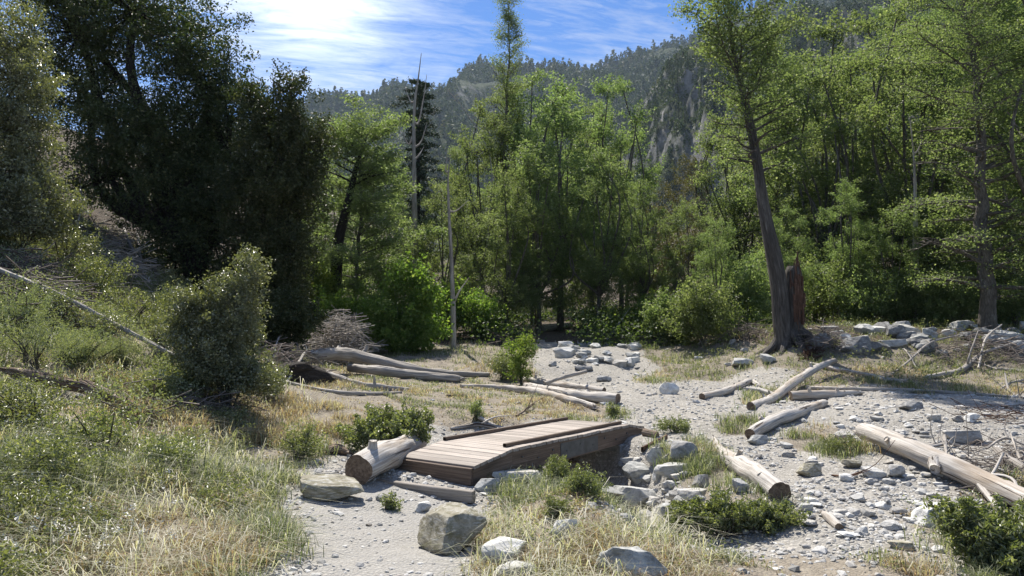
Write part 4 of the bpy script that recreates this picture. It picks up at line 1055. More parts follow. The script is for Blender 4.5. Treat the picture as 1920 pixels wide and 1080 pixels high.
for k, (a, lab) in enumerate([
  ([(1850, 858, 4, .1), (1885, 845, 5, .15), (1925, 852, 4, .1)], 'grey branch above the smaller log at the right edge'),
  ([(1775, 868, 6, .05), (1772, 845, 6, .18)], 'stubby prop branch behind the biggest fallen log'),
  ([(1790, 845, 4), (1815, 862, 4, .03), (1832, 872, 3)], 'thin branch in front of the large flat-topped boulder'),
  ([(1720, 842, 3), (1760, 838, 5, .03), (1800, 836, 3)], 'dark branch left of the large flat-topped boulder'),
  ([(1895, 840, 3, .2), (1910, 870, 4, .1), (1925, 890, 3)], 'slender branch crossing the smaller log at the right edge')]):
    stick(a, lab, 'snag', group='branches round the biggest log', seed=80 + k, twigs=4)

def brush(name, region, N, label, mat='brushtwig', ln=(.5, 1.4), r=.009, hz=.5, seed=0, aim=None):
    """a tangle nobody could count"""
    rg = np.random.default_rng(seed); B = Buf(); x0, x1, y0, y1 = region
    for k in range(N):
        u, v = rg.beta(2, 2), rg.beta(2, 2); g = G(x0 + (x1 - x0) * u, y0 + (y1 - y0) * v)
        pk = math.exp(-((u - .5) * 2.4) ** 2); g[2] += rg.uniform(0, 1) * hz * pk
        a = rg.uniform(0, 2 * np.pi) if aim is None else aim + rg.normal(0, .5); d = np.array([math.cos(a), math.sin(a), rg.normal(.0, .3)]); l = rg.uniform(*ln)
        P = spline([g - d * l / 2, g + rg.normal(0, .07 * l, 3), g + d * l / 2 + [0, 0, -.1 * l]], 6); tube(B, P, [r * rg.uniform(.5, 1.6), r * .25], 4, seed=k % 17)
    link(name, B.mesh(name, M[mat], True), label=label, cat='brushwood', kind='stuff')
brush('brushwood', (575, 700, 655, 690), 520, 'tangled heap of grey dead twigs behind the log jam', 'snag', hz=1.5, seed=1, ln=(.5, 1.6), r=.012)
brush('brushwood', (470, 600, 668, 712), 160, 'loose dead twigs left of the log jam', hz=.5, seed=2)
brush('brushwood', (160, 330, 395, 560), 520, 'slide of dead sticks on the left slope', 'snag', hz=.4, seed=3, ln=(.5, 1.6), r=.012)
brush('brushwood', (-30, 150, 470, 620), 460, 'dry sticks and leaf litter at the left edge of the slope', hz=.2, seed=4, r=.01)
brush('brushwood', (330, 500, 715, 800), 260, 'dead grey twigs under the dark bush on the left', hz=.2, seed=5, ln=(.3, .8), r=.006)
brush('brushwood', (1500, 1600, 630, 665), 130, 'dead twigs heaped between the stump and the bank', hz=.5, seed=6)
brush('brushwood', (1730, 1960, 640, 700), 230, 'grey dead twigs piled over the right bank', hz=.5, seed=7)
brush('brushwood', (1780, 1980, 820, 960), 260, 'dry twigs under and behind the biggest fallen log', hz=.1, seed=8, ln=(.2, .7), r=.006)
brush('brushwood', (1330, 1440, 610, 645), 110, 'dead twigs in the weeds left of the leaning tree', hz=.4, seed=9)
brush('brushwood', (880, 1010, 610, 655), 300, 'dark dead twigs at the forest edge left of the trail', hz=.4, seed=10)
brush('brushwood', (1500, 1680, 690, 745), 60, 'few dry twigs round the fallen logs right of the trail', hz=.05, seed=11, r=.006)
brush('brushwood', (1800, 1960, 760, 800), 90, 'thin reddish twigs lying flat on the gravel bar', 'redwood', hz=.02, seed=12, ln=(.4, 1.1), r=.005, aim=-.3)
brush('brushwood', (180, 420, 740, 800), 90, 'fallen sticks beside the rotten brown log', hz=.1, seed=13, r=.008)
brush('brushwood', (1010, 1090, 850, 880), 120, 'dark leaves and twigs added to deepen the shade under the footbridge', 'rotwood', hz=.12, seed=14, ln=(.1, .4), r=.006)  # dark tangle added to darken the shaded ditch beneath the deck
# ---------------------------------------------------------------- trees
def tree_obj(name, Bt, Bc, bark_, leaf, label=None, cat='tree', group=None, trunk='trunk', crown='crown'):
    r = link(name, None, label=label, cat=cat, group=group)
    if Bt is not None: link(trunk, Bt.mesh(trunk, M[bark_], True), r)
    if Bc is not None: link(crown, Bc.mesh(crown, M[leaf], False), r)
    return r
def alder(seed, H, r0, first=.22, W=3.2, nb=44, leaf=.085, dens=1.0, lean=(0, 0), up=(.12, .75), name='alder', bark_='alderbark', lm='alder', top=1.0, dead=.12, shape=None, path=None):
    rg = np.random.default_rng(seed); Bt, Bc = Buf(), Buf()
    n = 26; t = np.linspace(0, 1, n)
    if path is None:
        P = np.stack([lean[0] * t ** 1.3 * H + .012 * H * np.cumsum(rg.normal(0, .3, n)), lean[1] * t * H + .012 * H * np.cumsum(rg.normal(0, .3, n)), t * H - .15], -1)
    else: P = spline(path, n)
    rad = r0 * (1 - t) ** .85 + .012; rad[0] *= 1.35; rad[1] *= 1.08
    tube(Bt, P, rad, 12, .12, seed)
    rlob = rg.uniform(.72, 1.25, 7); shape = shape or (lambda s: (np.clip(1 - ((s - .52) / .56) ** 2, .06, 1)) ** .5)
    LP = []; LS = []
    for i in range(nb):
        s = first + (.99 - first) * ((i + rg.random()) / nb) ** .9; k = s * (n - 1); i0 = int(k); p0 = P[i0] + (P[min(i0 + 1, n - 1)] - P[i0]) * (k - i0)
        az = i * 2.4 + rg.normal(0, .5); Lb = W * shape(s) * rg.uniform(.55, 1.15) * rlob[int((az % 6.283) / .9) % 7]; el = up[0] + (up[1] - up[0]) * s + rg.normal(0, .15)
        d = np.array([math.cos(az) * math.cos(el), math.sin(az) * math.cos(el), math.sin(el)]); side = np.array([-math.sin(az), math.cos(az), 0])
        pts = spline([p0, p0 + d * Lb * .35 + side * rg.normal(0, .04) * Lb, p0 + d * Lb * .7 + side * rg.normal(0, .09) * Lb + [0, 0, -.03 * Lb], p0 + d * Lb + side * rg.normal(0, .12) * Lb + [0, 0, -.16 * Lb * (1 - s * .5)]], 9)
        rb = max(.012, np.interp(k, np.arange(n), rad) * .38); tube(Bt, pts, [rb, rb * .55, .006], 6, .1, i)
        isdead = rg.random() < dead * (1.6 - s)
        nt = max(5, int(Lb * 4.8))
        for j in range(nt):
            f = .22 + .78 * (j + rg.random()) / nt; q = pts[min(8, int(f * 8))] + 0; sg = 1 if j % 2 else -1
            ln = (.25 + .28 * Lb * (1.15 - f)) * rg.uniform(.6, 1.2); td = norm(d * .7 + side * sg * rg.uniform(.5, 1.2) + np.array([0, 0, rg.normal(.05, .22)]))
            e = q + td * ln + [0, 0, -.07 * ln]; tube(Bt, np.array([q, (q + e) / 2 + [0, 0, .03], e]), [rb * .28 + .003, .003], 4, 0, j)
            if isdead: continue
            m = int(rg.uniform(26, 76) * dens * (.5 + ln)); u = rg.random(m) ** .8
            LP.append(q + (e - q) * u[:, None] + rg.normal(0, 1, (m, 3)) * np.array([.17, .17, .10]) * (1 + ln * .4))
    LP = np.concatenate(LP); leaf_quads(Bc, LP, leaf, .85, .72, None, rg)
    return tree_obj(name, Bt, Bc, bark_, lm)

def lobes_tree(name, base, lobes, trunk_r, leafm, bark_, leaf, nclump, per, seed=0, clump=.38, asp=.55, up=.4, flat=.75, limbs=True, fork=.35, cat='tree', label=None, group=None, fill=.45, trunks=None, droop=0, upb=.35):
    """crown made of leaf clumps spread through several uneven lobes (x, y, z, rx, ry, rz), relative to base"""
    rg = np.random.default_rng(seed); Bt, Bc = Buf(), Buf(); lobes = [np.array(l, float) for l in lobes]
    top = np.mean([l[:3] for l in lobes], 0); ends = []
    if limbs:
        f = np.array([top[0] * fork, top[1] * fork, top[2] * fork])
        tube(Bt, spline([[0, 0, -.3], f * .5 + rg.normal(0, .05, 3) * trunk_r * 4, f], 12), [trunk_r * 1.4, trunk_r, trunk_r * .85], 12, .15, seed)
        for l in lobes:
            m = (f + l[:3]) / 2 + rg.normal(0, .12, 3) * np.linalg.norm(l[:3] - f) ; m[2] += .1 * l[5]
            q = spline([f, m, l[:3]], 12); tube(Bt, q, [trunk_r * .6, trunk_r * .38, trunk_r * .2], 8, .15, seed + 1)
    vol = np.array([l[3] * l[4] + l[4] * l[5] + l[3] * l[5] for l in lobes]); cnt = (nclump * vol / vol.sum()).astype(int) + 1
    for l, c in zip(lobes, cnt):
        d = norm(rg.normal(size=(c, 3))); rr = rg.uniform(fill, 1.0, c) ** .7
        wob = 1 + .4 * fbm(d[:, 0] * 2.2 + l[0], d[:, 1] * 2.2 + l[1], d[:, 2] * 2.2, o=3, s=seed)
        C = l[:3] + d * (rr * wob)[:, None] * l[3:6]; D_ = norm(d * np.array([1, 1, .8]) + [0, 0, upb] + rg.normal(0, .35, (c, 3))); kk = C[:, 2] > .02; C = C[kk]; D_ = D_[kk]
        for cc in C:
            if limbs and rg.random() < .35:
                m_ = l[:3] + (cc - l[:3]) * .5 + rg.normal(0, .12, 3); tube(Bt, np.array([l[:3], m_, cc]), [trunk_r * .09 + .008, .005], 4, 0, 1)
        mm = (per * rg.uniform(.5, 1.5, len(C))).astype(int); tot = mm.sum()
        u_ = rg.uniform(-.8, 1.5, tot); ln_ = np.repeat(rg.uniform(.6, 1.5, len(C)), mm)
        off = rg.normal(0, 1, (tot, 3)) * (clump * np.array([.36, .36, .36 * flat])) * (1.35 - .55 * np.clip(u_, 0, 1.5))[:, None] + np.repeat(D_, mm, 0) * (u_ * ln_ * clump)[:, None]
        if droop: off[:, 2] -= droop * rg.random(tot)
        leaf_quads(Bc, np.repeat(C, mm, 0) + off, leaf, up, asp, np.stack([np.clip(np.repeat(rg.random(len(C)), mm) * .6 + rg.random(tot) * .4, 0, 1), rg.random(tot), rg.random(tot)], -1), rg)
    r = tree_obj(name, Bt if Bt.n else None, Bc, bark_, leafm, label, cat, group); r.location = base; return r

def px_lobes(base, L, Y):
    """lobes given by where they show in the photo (px, py, rx px, ry px, dY, depth m) at depth Y"""
    out = []
    for px, py, rx, ry, dY, dp in L:
        c = at(px, py, Y + dY); s = (Y + dY) / F; out.append([*(c - base), rx * s, dp, ry * s])
    return out

# --- big dark live oaks on the left
YO = 23.0
b = G(395, 590, 40); b = np.array([at(395, 560, YO)[0], YO, float(gh(at(395, 560, YO)[0], YO))])
lobes_tree('live_oak', b, px_lobes(b, [(150, 60, 95, 95, 0, 1.8), (250, 20, 120, 80, .5, 2), (345, 90, 85, 75, -.3, 1.5), (395, 160, 55, 45, 0, 1.0), (170, 190, 80, 85, .3, 1.8), (275, 250, 110, 70, 0, 2), (360, 250, 70, 75, 0, 1.6), (430, 235, 38, 50, 0, .9), (425, 330, 50, 60, 0, 1.1), (420, 185, 36, 45, 0, .8), (200, 330, 80, 60, .2, 1.7), (330, 370, 95, 75, 0, 2), (400, 450, 80, 85, 0, 1.6), (330, 480, 60, 60, .4, 1.4), (120, -40, 90, 60, 0, 1.6)], YO), .42, 'oak', 'darkbark', .1, 1350, 110, 5, .42, label='huge dark live oak spreading over the left slope, its top out of the photo')
b = np.array([at(520, 600, 21.5)[0], 21.5, 0]); b[2] = gh(b[0], b[1])
lobes_tree('live_oak', b, px_lobes(b, [(545, 165, 24, 38, 0, .6), (480, 195, 30, 34, 0, .7), (520, 240, 65, 48, 0, 1.1), (575, 260, 42, 50, 0, .8), (500, 330, 80, 65, 0, 1.4), (565, 350, 45, 55, 0, .8), (500, 430, 70, 65, .2, 1.3), (545, 470, 48, 60, 0, .9), (470, 520, 50, 60, .3, 1.1), (530, 545, 42, 45, 0, .9)], 21.5), .28, 'oak', 'darkbark', .095, 760, 100, 6, .32, droop=.25, label='dark oak with drooping sprays and a knobby top, right of the huge oak')
b = np.array([at(-10, 560, 14)[0] - .6, 14.5, 0]); b[2] = gh(b[0], b[1])
lobes_tree('scrub_oak', b, px_lobes(b, [(-20, 60, 75, 90, 0, 1), (30, 150, 60, 80, 0, .9), (45, 250, 52, 70, 0, .8), (20, 340, 70, 60, 0, .9), (80, 370, 50, 50, -.2, .7), (-40, 250, 80, 90, .3, 1), (60, 430, 60, 40, -.3, .7), (-30, 430, 70, 50, 0, .8)], 14.5), .14, 'oakgrey', 'alderbark', .062, 760, 110, 7, .24, label='grey-green leafy scrub oak rising along the left edge of the photo')
b = np.array([at(535, 640, 20)[0], 20, 0]); b[2] = gh(b[0], b[1])
lobes_tree('dark_bush', b, px_lobes(b, [(535, 590, 50, 45, 0, .8), (505, 615, 35, 35, 0, .6), (570, 610, 30, 32, 0, .6)], 20), .06, 'oak', 'darkbark', .08, 150, 90, 8, .22, cat='shrub', label='rounded dark bush below the oaks, left of the twig heap', limbs=False)

# --- alders: four crowns, then copies
A = [alder(11, 16, .17, .14, 3.6, 60, leaf=.115), alder(12, 15, .14, .06, 3.3, 64, leaf=.115), alder(13, 18, .2, .12, 4.2, 64, dens=1.15, leaf=.115), alder(14, 12, .12, .05, 3.6, 58, dens=1.15, leaf=.115)]
def broadleaf(seed, H, W, tr, n=15, ncl=430, per=62, leaf=.125, z0=.2):
    rg = np.random.default_rng(seed); L = []
    for i in range(n):
        s = z0 + (.95 - z0) * (i + rg.random() * .8) / n; r = W * (np.clip(1 - ((s - .55) / .52) ** 2, .05, 1)) ** .5; a = i * 2.4 + rg.normal(0, .5)
        q = r * rg.uniform(.35, .75) if i < n - 1 else .2; rx = W * rg.uniform(.3, .52) * (1.1 - .4 * s); L.append([q * math.cos(a), q * math.sin(a), s * H, rx, rx, rx * rg.uniform(.55, .85)])
    return lobes_tree('alder', (0, 0, 0), L, tr, 'alder', 'alderbark', leaf, ncl, per, seed, .42, .72, .8, .6, fork=.35, fill=.3)
A += [broadleaf(15, 14, 3.1, .15), broadleaf(16, 15, 2.8, .16, 18), broadleaf(17, 12, 3.3, .14, 14, z0=.12)]
HS = [16, 15, 18, 12, 14, 15, 12]
def place(proto_i, px, Y, topy, rz, label, group=None, first=[], wid=1.0, protos=None, hs=None, name=None):
    protos = protos or A; hs = hs or HS
    x = (px - 960) / F * Y; z = float(gh(x, Y)); H = CAMZ + (629 - topy) / F * Y - z; s = H / hs[proto_i]
    o = protos[proto_i]
    if (id(protos), proto_i) in USED: o = copy_tree(o, (x, Y, z), rz, (s * wid, s * wid, s))
    else:
        USED.add((id(protos), proto_i)); o.location = (x, Y, z); o.rotation_euler = (0, 0, rz); o.scale = (s * wid, s * wid, s)
    o['label'] = label; o['category'] = 'tree'
    if group: o['group'] = group
    if name: o.name = name
    return o
USED = set()
T = 'alders standing in the valley wood'
for pi, px, Y, ty, rz, wd, lab in [
 (3, 672, 30, 222, .3, 1.15, 'round-crowned yellow-green tree right of the dark oaks, under the ridge end'),
 (4, 610, 34, 300, 1.3, 1.0, 'low green tree in the gap between the dark oaks and the round-crowned tree'),
 (4, 725, 36, 285, 2.3, 1.0, 'green tree just left of the thin forked snag'),
 (6, 830, 33, 330, 2.9, 1.0, 'bushy green tree between the two thin snags'),
 (5, 905, 37, 165, .8, .85, 'broad green tree left of the tall slender one in the centre'),
 (5, 1000, 40, 105, 1.9, .95, 'tall alder right of the tall slender one in the centre, touching the skyline'),
 (4, 1050, 37, 135, 4.1, 1.1, 'alder with dense sunlit top in the centre'),
 (5, 1110, 42, 165, 2.6, .85, 'alder standing back in the centre below the ridge'),
 (5, 1165, 39, 118, 3.5, .85, 'airy alder with see-through top at the left of the rocky spur'),
 (4, 1120, 32, 270, 5.2, 1.0, 'lower alder before the dark trail opening'),
 (6, 1010, 33, 250, .2, 1.0, 'leafy alder above the trail opening'),
 (6, 950, 31, 300, 3.2, .95, 'leafy alder left of the trail opening'),
 (4, 1205, 33, 330, .9, .9, 'alder at the right side of the trail opening'),
 (6, 1290, 31, 365, 4.4, .9, 'low yellow-green alder below the brown bushes'),
 (6, 1345, 27, 400, 2.2, .85, 'small bright alder just left of the leaning tree'),
 (0, 1460, 36, 90, 1.2, 1.1, 'alder behind the leaning tree and the red stump'),
 (5, 1545, 33, 60, 5.5, 1.0, 'alder with dark forked trunk right of the leaning tree'),
 (4, 1400, 40, 160, 2.5, 1.0, 'alder far behind the upper part of the leaning tree'),
 (5, 1630, 37, -10, 3.0, 1.1, 'tall alder in the middle of the right-hand wood'),
 (5, 1712, 30, -40, .5, .95, 'alder with pale double trunk left of the tall straight one'),
 (4, 1590, 28, 330, 3.9, 1.0, 'young alder with bright leaves right of the red stump'),
 (6, 1680, 27, 380, 1.1, 1.0, 'young alder with bright leaves above the white dome boulder'),
 (2, 1900, 29, -120, 2.2, 1.0, 'alder at the right edge behind the tall straight one'),
 (5, 1975, 24, -160, 4.7, 1.1, 'alder whose crown enters over the right edge'),
 (6, 1760, 29, 360, 5.6, 1.0, 'low alder left of the tall straight trunk'),
 (6, 1905, 26, 420, .7, 1.0, 'low alder right of the tall straight trunk'),
 (4, 1480, 27, 380, 2.8, .9, 'slim alder hiding behind the red stump')]:
    place(pi, px, Y, ty, rz, lab, T, wid=wd)
for k, (pi, px, Y, ty) in enumerate([(0, 560, 46, 330), (2, 660, 52, 330), (1, 770, 50, 330), (0, 860, 54, 280), (2, 960, 56, 220), (1, 1040, 58, 230), (0, 1110, 56, 240), (1, 1175, 50, 300), (0, 1400, 52, 200), (2, 1490, 50, 120), (1, 1570, 48, 100), (0, 1650, 52, 60), (2, 1740, 46, 20), (1, 1820, 44, 30), (0, 1900, 48, 0), (2, 1985, 40, -40), (3, 1530, 38, 250), (3, 1800, 34, 250), (3, 590, 38, 400), (3, 880, 44, 420), (3, 1075, 46, 400)]):
    place({0: 5, 1: 4, 2: 5, 3: 6}[pi] if k % 3 else pi, px, Y, ty, k * 1.7, 'alder of the rear row, half hidden behind nearer alders', 'alders of the rear row')

for k_, o_ in enumerate(A):      # drop a model that no place uses
    if (id(A), k_) not in USED:
        for c_ in list(o_.children) + [o_]: bpy.data.objects.remove(c_)
# tall slender tree in the centre, with bare curved side branches
s = alder(21, 20, .17, .3, 2.1, 74, dens=1.5, up=(.3, .95), dead=.35, shape=lambda s: .45 + .55 * (np.clip(1 - ((s - .45) / .5) ** 2, 0, 1)))
P1 = [s]; place(0, 945, 38, -30, .4, 'tall slender alder rising above the ridge in the centre, bare curved twigs near its top', protos=P1, hs=[20])
# tall straight tree on the right bank with long horizontal limbs
r = alder(22, 15, .27, .08, 3.6, 74, dens=.8, up=(.12, .35), leaf=.08, dead=.22, lean=(-.015, 0), shape=lambda s: np.clip(.55 + .6 * s, 0, 1))
P2 = [r]; place(0, 1858, 23.5, -150, 1.0, 'tall straight alder with a dark trunk and long level limbs on the right bank', protos=P2, hs=[15])
# leaning broken tree
Yb = 21.5; bx = np.array([at(1474, 655, Yb)[0], Yb, 0]); bx[2] = gh(bx[0], bx[1])
path = [at(px, py, Yb + dy) - bx for px, py, dy in ((1472, 668, 0), (1466, 600, 0), (1458, 520, .05), (1444, 450, .1), (1430, 380, .2), (1419, 300, .3), (1404, 220, .4), (1385, 140, .4), (1370, 60, .4), (1362, -60, .4))]
q = alder(23, 12, .27, .52, 2.7, 44, dens=1.15, path=path, bark_='stumpbark', dead=.12, up=(.0, .7), shape=lambda s: .75 + .25 * np.sin(s * 9))
q.location = bx; q['label'] = 'leaning tree with furrowed grey trunk growing beside the red broken stump'; q['category'] = 'tree'; q.name = 'leaning_tree'
def broken_stump():
    B = Buf(); P = [at(px, py, Yb + .12) - bx for px, py in ((1486, 675), (1486, 640), (1486, 590), (1486, 545), (1487, 512), (1488, 500))]
    V = tube(B, spline(P, 26), [.40, .33, .28, .26, .25, .18], 22, .2, 5, .05, 9)
    root = link('broken_stump', None, loc=bx, label='tall red-brown rotten stump with a jagged top beside the leaning tree', cat='stump')
    link('trunk', B.mesh('trunk', M['stumpbark'], True), root)
    B = Buf(); rg = np.random.default_rng(8)
    for k in range(46):
        a = rg.uniform(0, 6.28); rr_ = .25 * rg.uniform(.4, 1); t0 = np.array(P[4]) + [math.cos(a) * rr_, math.sin(a) * rr_, -.25 - rg.random() * .5]
        tube(B, [t0, t0 + [rg.normal(0, .02), rg.normal(0, .02), .3 + rg.random() * .3 + .3 * (math.cos(a) > .2)]], [.07, .012], 5, 0, k)
    for k in range(30):   # red heartwood showing down the front
        f = rg.random(); p0 = np.array(P[4]) * (1 - f) + np.array(P[2]) * f + [rg.uniform(-.12, .24), -.3 + rg.random() * .05, 0]
        tube(B, [p0, p0 + [rg.normal(0, .02), -.01, -rg.uniform(.3, .7)]], [.05, .03], 5, 0, k)
    link('heartwood', B.mesh('heartwood', M['redwood'], True), root)
    for k, (ang, ln) in enumerate([(3.5, 1.3), (4.1, .9), (4.9, .8), (5.6, 1.2), (6.1, 1.0), (2.9, 1.0)]):
        B = Buf(); d = np.array([math.cos(ang), math.sin(ang), 0]); c0 = np.array(P[1]) + d * .15 + [-.1 if k < 3 else 0, 0, .35]
        e = c0 + d * ln; e[2] = float(gh(bx[0] + e[0], bx[1] + e[1])) - bx[2] - .05; m_ = c0 + d * ln * .45; m_[2] = (c0[2] * .35 + e[2] * .65)
        tube(B, spline([c0, m_, e], 9), [.16, .1, .04], 8, .2, k); link('root', B.mesh('root', M['stumpbark'], True), root)
broken_stump()
brush('brushwood', (1500, 1545, 655, 680), 70, 'crumbled red wood at the foot of the broken stump', 'redwood', hz=.15, seed=31, ln=(.1, .5), r=.02)

# dark leaning trunk among the leaves, left of centre
p0 = G(628, 500, 45); Yt = 29.5; p0 = np.array([at(628, 600, Yt)[0], Yt, 0]); p0[2] = gh(p0[0], Yt)
pp = [np.array([0, 0, -.2])] + [at(px, py, Yt) - p0 for px, py in ((632, 480), (645, 410), (660, 350), (672, 300), (690, 250))]
d_ = alder(24, 8, .26, .6, 2.2, 20, dens=1.3, path=pp, bark_='darkbark', lm='alder', up=(.1, .6)); d_.location = p0
d_['label'] = 'dark thick leaning trunk with leafy top behind the dark oaks'; d_['category'] = 'tree'; d_.name = 'dark_trunk_tree'

# dark conifer and the two bare snags
def conifer(seed, H, W, n=60, per=70, leaf=.14, prof=None, name='conifer', droop=.25, lm='conifer'):
    rg = np.random.default_rng(seed); Bt, Bc = Buf(), Buf(); tube(Bt, spline([[0, 0, -.3], [.02 * H * rg.normal(0, .3), 0, H * .5], [0, 0, H]], 14), [H * .016, .02], 8, .1, seed); LP = []
    prof = prof or (lambda s: (1 - s) ** .8 + .05)
    for i in range(n):
        s = .1 + .9 * (i + rg.random()) / n; L = W * prof(s) * rg.uniform(.55, 1.15); az = i * 2.4 + rg.normal(0, .4); d = np.array([math.cos(az), math.sin(az), .12]); p = np.array([0, 0, s * H])
        e = p + d * L + [0, 0, -droop * L]; tube(Bt, np.array([p, (p + e) / 2 + [0, 0, .06 * L], e]), [.03, .008], 4, 0, i)
        u = rg.random(per) ** .7; LP.append(p + (e - p) * u[:, None] + rg.normal(0, 1, (per, 3)) * np.array([.22, .22, .12]) * (.4 + L * .3))
    leaf_quads(Bc, np.concatenate(LP), leaf, .3, .4, None, rg); return tree_obj(name, Bt, Bc, 'darkbark', lm)
CN = [conifer(31, 20, 2.3, 120, 170, .22, lambda s: np.interp(s, [0, .3, .6, .72, .8, .9, 1], [1.2, 1.25, 1.05, .5, .95, .9, .4]))]
place(0, 783, 52, 140, 0, 'dark conifer with a knobby top standing behind the forked snag', protos=CN, hs=[20])
def snag(px, Y, pts, r0, label, branches=()):
    x = (px - 960) / F * Y; b = np.array([x, Y, float(gh(x, Y))]); P = [np.array([0, 0, -.2])] + [at(a, c, Y) - b for a, c in pts]
    B = Buf(); n = 24; Q = spline(P, n); tube(B, Q, [r0, r0 * .75, r0 * .5, r0 * .3, .012], 9, .15, int(px)); root = link('dead_snag', None, loc=b, label=label, cat='dead tree'); link('trunk', B.mesh('trunk', M['snag'], True), root)
    for f, bp_ in branches:
        B = Buf(); q = [Q[int(f * (n - 1))]] + [at(a, c, Y + dy) - b for a, c, dy in bp_]; tube(B, spline(q, 12), [r0 * .32, r0 * .2, .01], 6, .15, int(f * 90)); link('branch', B.mesh('branch', M['snag'], True), root)
snag(779, 33, [(779, 480), (777, 380), (776, 290), (777, 200), (784, 150), (790, 100)], .16, 'thin bare forked snag standing before the dark conifer', [(.55, [(790, 265, 0), (800, 232, 0)]), (.6, [(765, 270, 0), (750, 235, .3)]), (.62, [(785, 230, 0), (795, 180, 0), (800, 140, .1)]), (.42, [(770, 350, -.2), (769, 330, -.2)]), (.7, [(770, 190, .2), (758, 160, .3)]), (.5, [(786, 290, .1), (795, 275, .3)])])
snag(850, 26, [(850, 600), (847, 500), (842, 400), (840, 340), (844, 290)], .12, 'slim bare snag with a broken top right of the bright maple', [(.9, [(836, 320, 0), (838, 292, 0)]), (.3, [(862, 545, 0), (880, 520, 0)]), (.65, [(856, 395, 0), (878, 375, 0)])])
snag(1718, 27, [(1717, 470), (1716, 380), (1714, 300), (1706, 220)], .13, 'pale straight dead trunk among the leaves of the right-hand wood', [(.8, [(1722, 280, 0), (1730, 255, 0)])])
x_ = at(920, 250, 36)
snag(905, 36, [(905, 560), (915, 430), (920, 300), (870, 205), (835, 165)], .07, 'thin dead stem bending left across the crowns in the centre')

# --- bushes
def bush(px, py, w, h, leafm, leaf, label, seed, n=60, per=90, parts=None, clump=.16, name='bush', cat='shrub', group=None, up=.4, asp=.5, stems=8, ybk=None):
    b = G(px, py) if ybk is None else np.array([(px - 960) / F * ybk, ybk, float(gh((px - 960) / F * ybk, ybk))])
    Y = b[1]; s = Y / F; rg = np.random.default_rng(seed)
    lob = px_lobes(b, parts, Y) if parts else [[rg.normal(0, .18) * w * s, rg.normal(0, .15) * w * s, h * s * rg.uniform(.35, .6), w * s * rg.uniform(.26, .38), w * s * .3, h * s * rg.uniform(.3, .42)] for _ in range(5)]
    r = lobes_tree(name, b, lob, .02, leafm, 'alderbark', leaf, n, per, seed, clump, asp, up, .8, limbs=False, fill=.25, upb=.9, cat=cat, label=label, group=group)
    B = Buf()
    for k in range(stems):
        l = lob[k % len(lob)]; e = np.array(l[:3]) + rg.normal(0, .5, 3) * np.array(l[3:6]) + [0, 0, l[5] * .5]; st = np.array([rg.normal(0, .04), rg.normal(0, .04), -.05]); tube(B, spline([st, e * [.4, .4, .5] + rg.normal(0, .03, 3), e], 8), [.016, .004], 5, 0, k)
    link('stems', B.mesh('stems', M['alderbark'], True), r); return r
bush(425, 772, 0, 0, 'oakgrey', .045, 'big dense grey-green bush in front of the dark oaks', 41, 460, 110, [(474, 508, 14, 34, 0, .16), (447, 545, 24, 42, 0, .25), (405, 575, 22, 40, 0, .25), (362, 578, 26, 38, 0, .3), (340, 620, 22, 40, 0, .3), (405, 640, 58, 44, 0, .45), (462, 600, 28, 45, 0, .3), (440, 690, 55, 44, 0, .45), (480, 715, 34, 32, -.1, .3), (385, 680, 38, 42, .1, .35)], .15, stems=22)
bush(720, 850, 0, 0, 'willow', .046, 'low dense willow bush behind the thick cut log', 42, 150, 90, [(690, 815, 48, 25, 0, .35), (745, 805, 48, 32, .1, .35), (785, 800, 22, 28, .1, .25), (715, 795, 35, 22, .2, .3)], .085, stems=14)
bush(1860, 1065, 0, 0, 'willow', .055, 'full green willow bush in the bottom right corner', 43, 230, 90, [(1835, 1000, 45, 38, 0, .28), (1890, 1005, 50, 48, 0, .3), (1860, 1040, 55, 32, -.1, .25), (1945, 1000, 45, 50, 0, .3), (1800, 975, 25, 20, .1, .15)], .075, stems=18, asp=.32)
bush(1370, 1003, 0, 0, 'willow', .05, 'low spreading willow patch between gravel and the spiked log', 44, 190, 80, [(1300, 970, 36, 22, 0, .22), (1350, 965, 42, 25, 0, .25), (1400, 970, 42, 24, 0, .25), (1450, 972, 36, 22, 0, .22), (1480, 980, 20, 14, 0, .15), (1275, 985, 22, 14, -.1, .15)], .07, stems=20, asp=.34)
bush(1265, 812, 0, 0, 'willow', .034, 'small curly-leaved green plant at the trail edge beyond the footbridge', 45, 46, 60, [(1245, 797, 12, 13, 0, .12), (1270, 800, 18, 12, 0, .14), (1285, 803, 10, 9, 0, .1)], .07, asp=.35)
bush(1580, 850, 0, 0, 'willow', .03, 'tuft of dark weeds by the squarish rock near the big log', 46, 50, 60, [(1565, 838, 20, 11, 0, .15), (1590, 838, 20, 12, 0, .15)], .07, asp=.3)
bush(893, 788, 0, 0, 'willow', .03, 'little dark green plant alone in the dry meadow', 47, 26, 60, [(893, 770, 13, 16, 0, .12)], .06)
bush(975, 722, 0, 0, 'maple', .06, 'slender green sapling growing behind the pale centre logs', 48, 66, 60, [(980, 640, 14, 16, 0, .2), (968, 665, 20, 20, 0, .3), (990, 660, 15, 18, 0, .25), (975, 695, 18, 24, 0, .3)], .14)
bush(940, 712, 60, 46, 'shrub', .05, 'low green shrub at the foot of the slender sapling', 49, 70, 70, clump=.14)
bush(1152, 782, 26, 22, 'willow', .03, 'small weed under the round cut end of the stout log', 50, 22, 50, clump=.07)
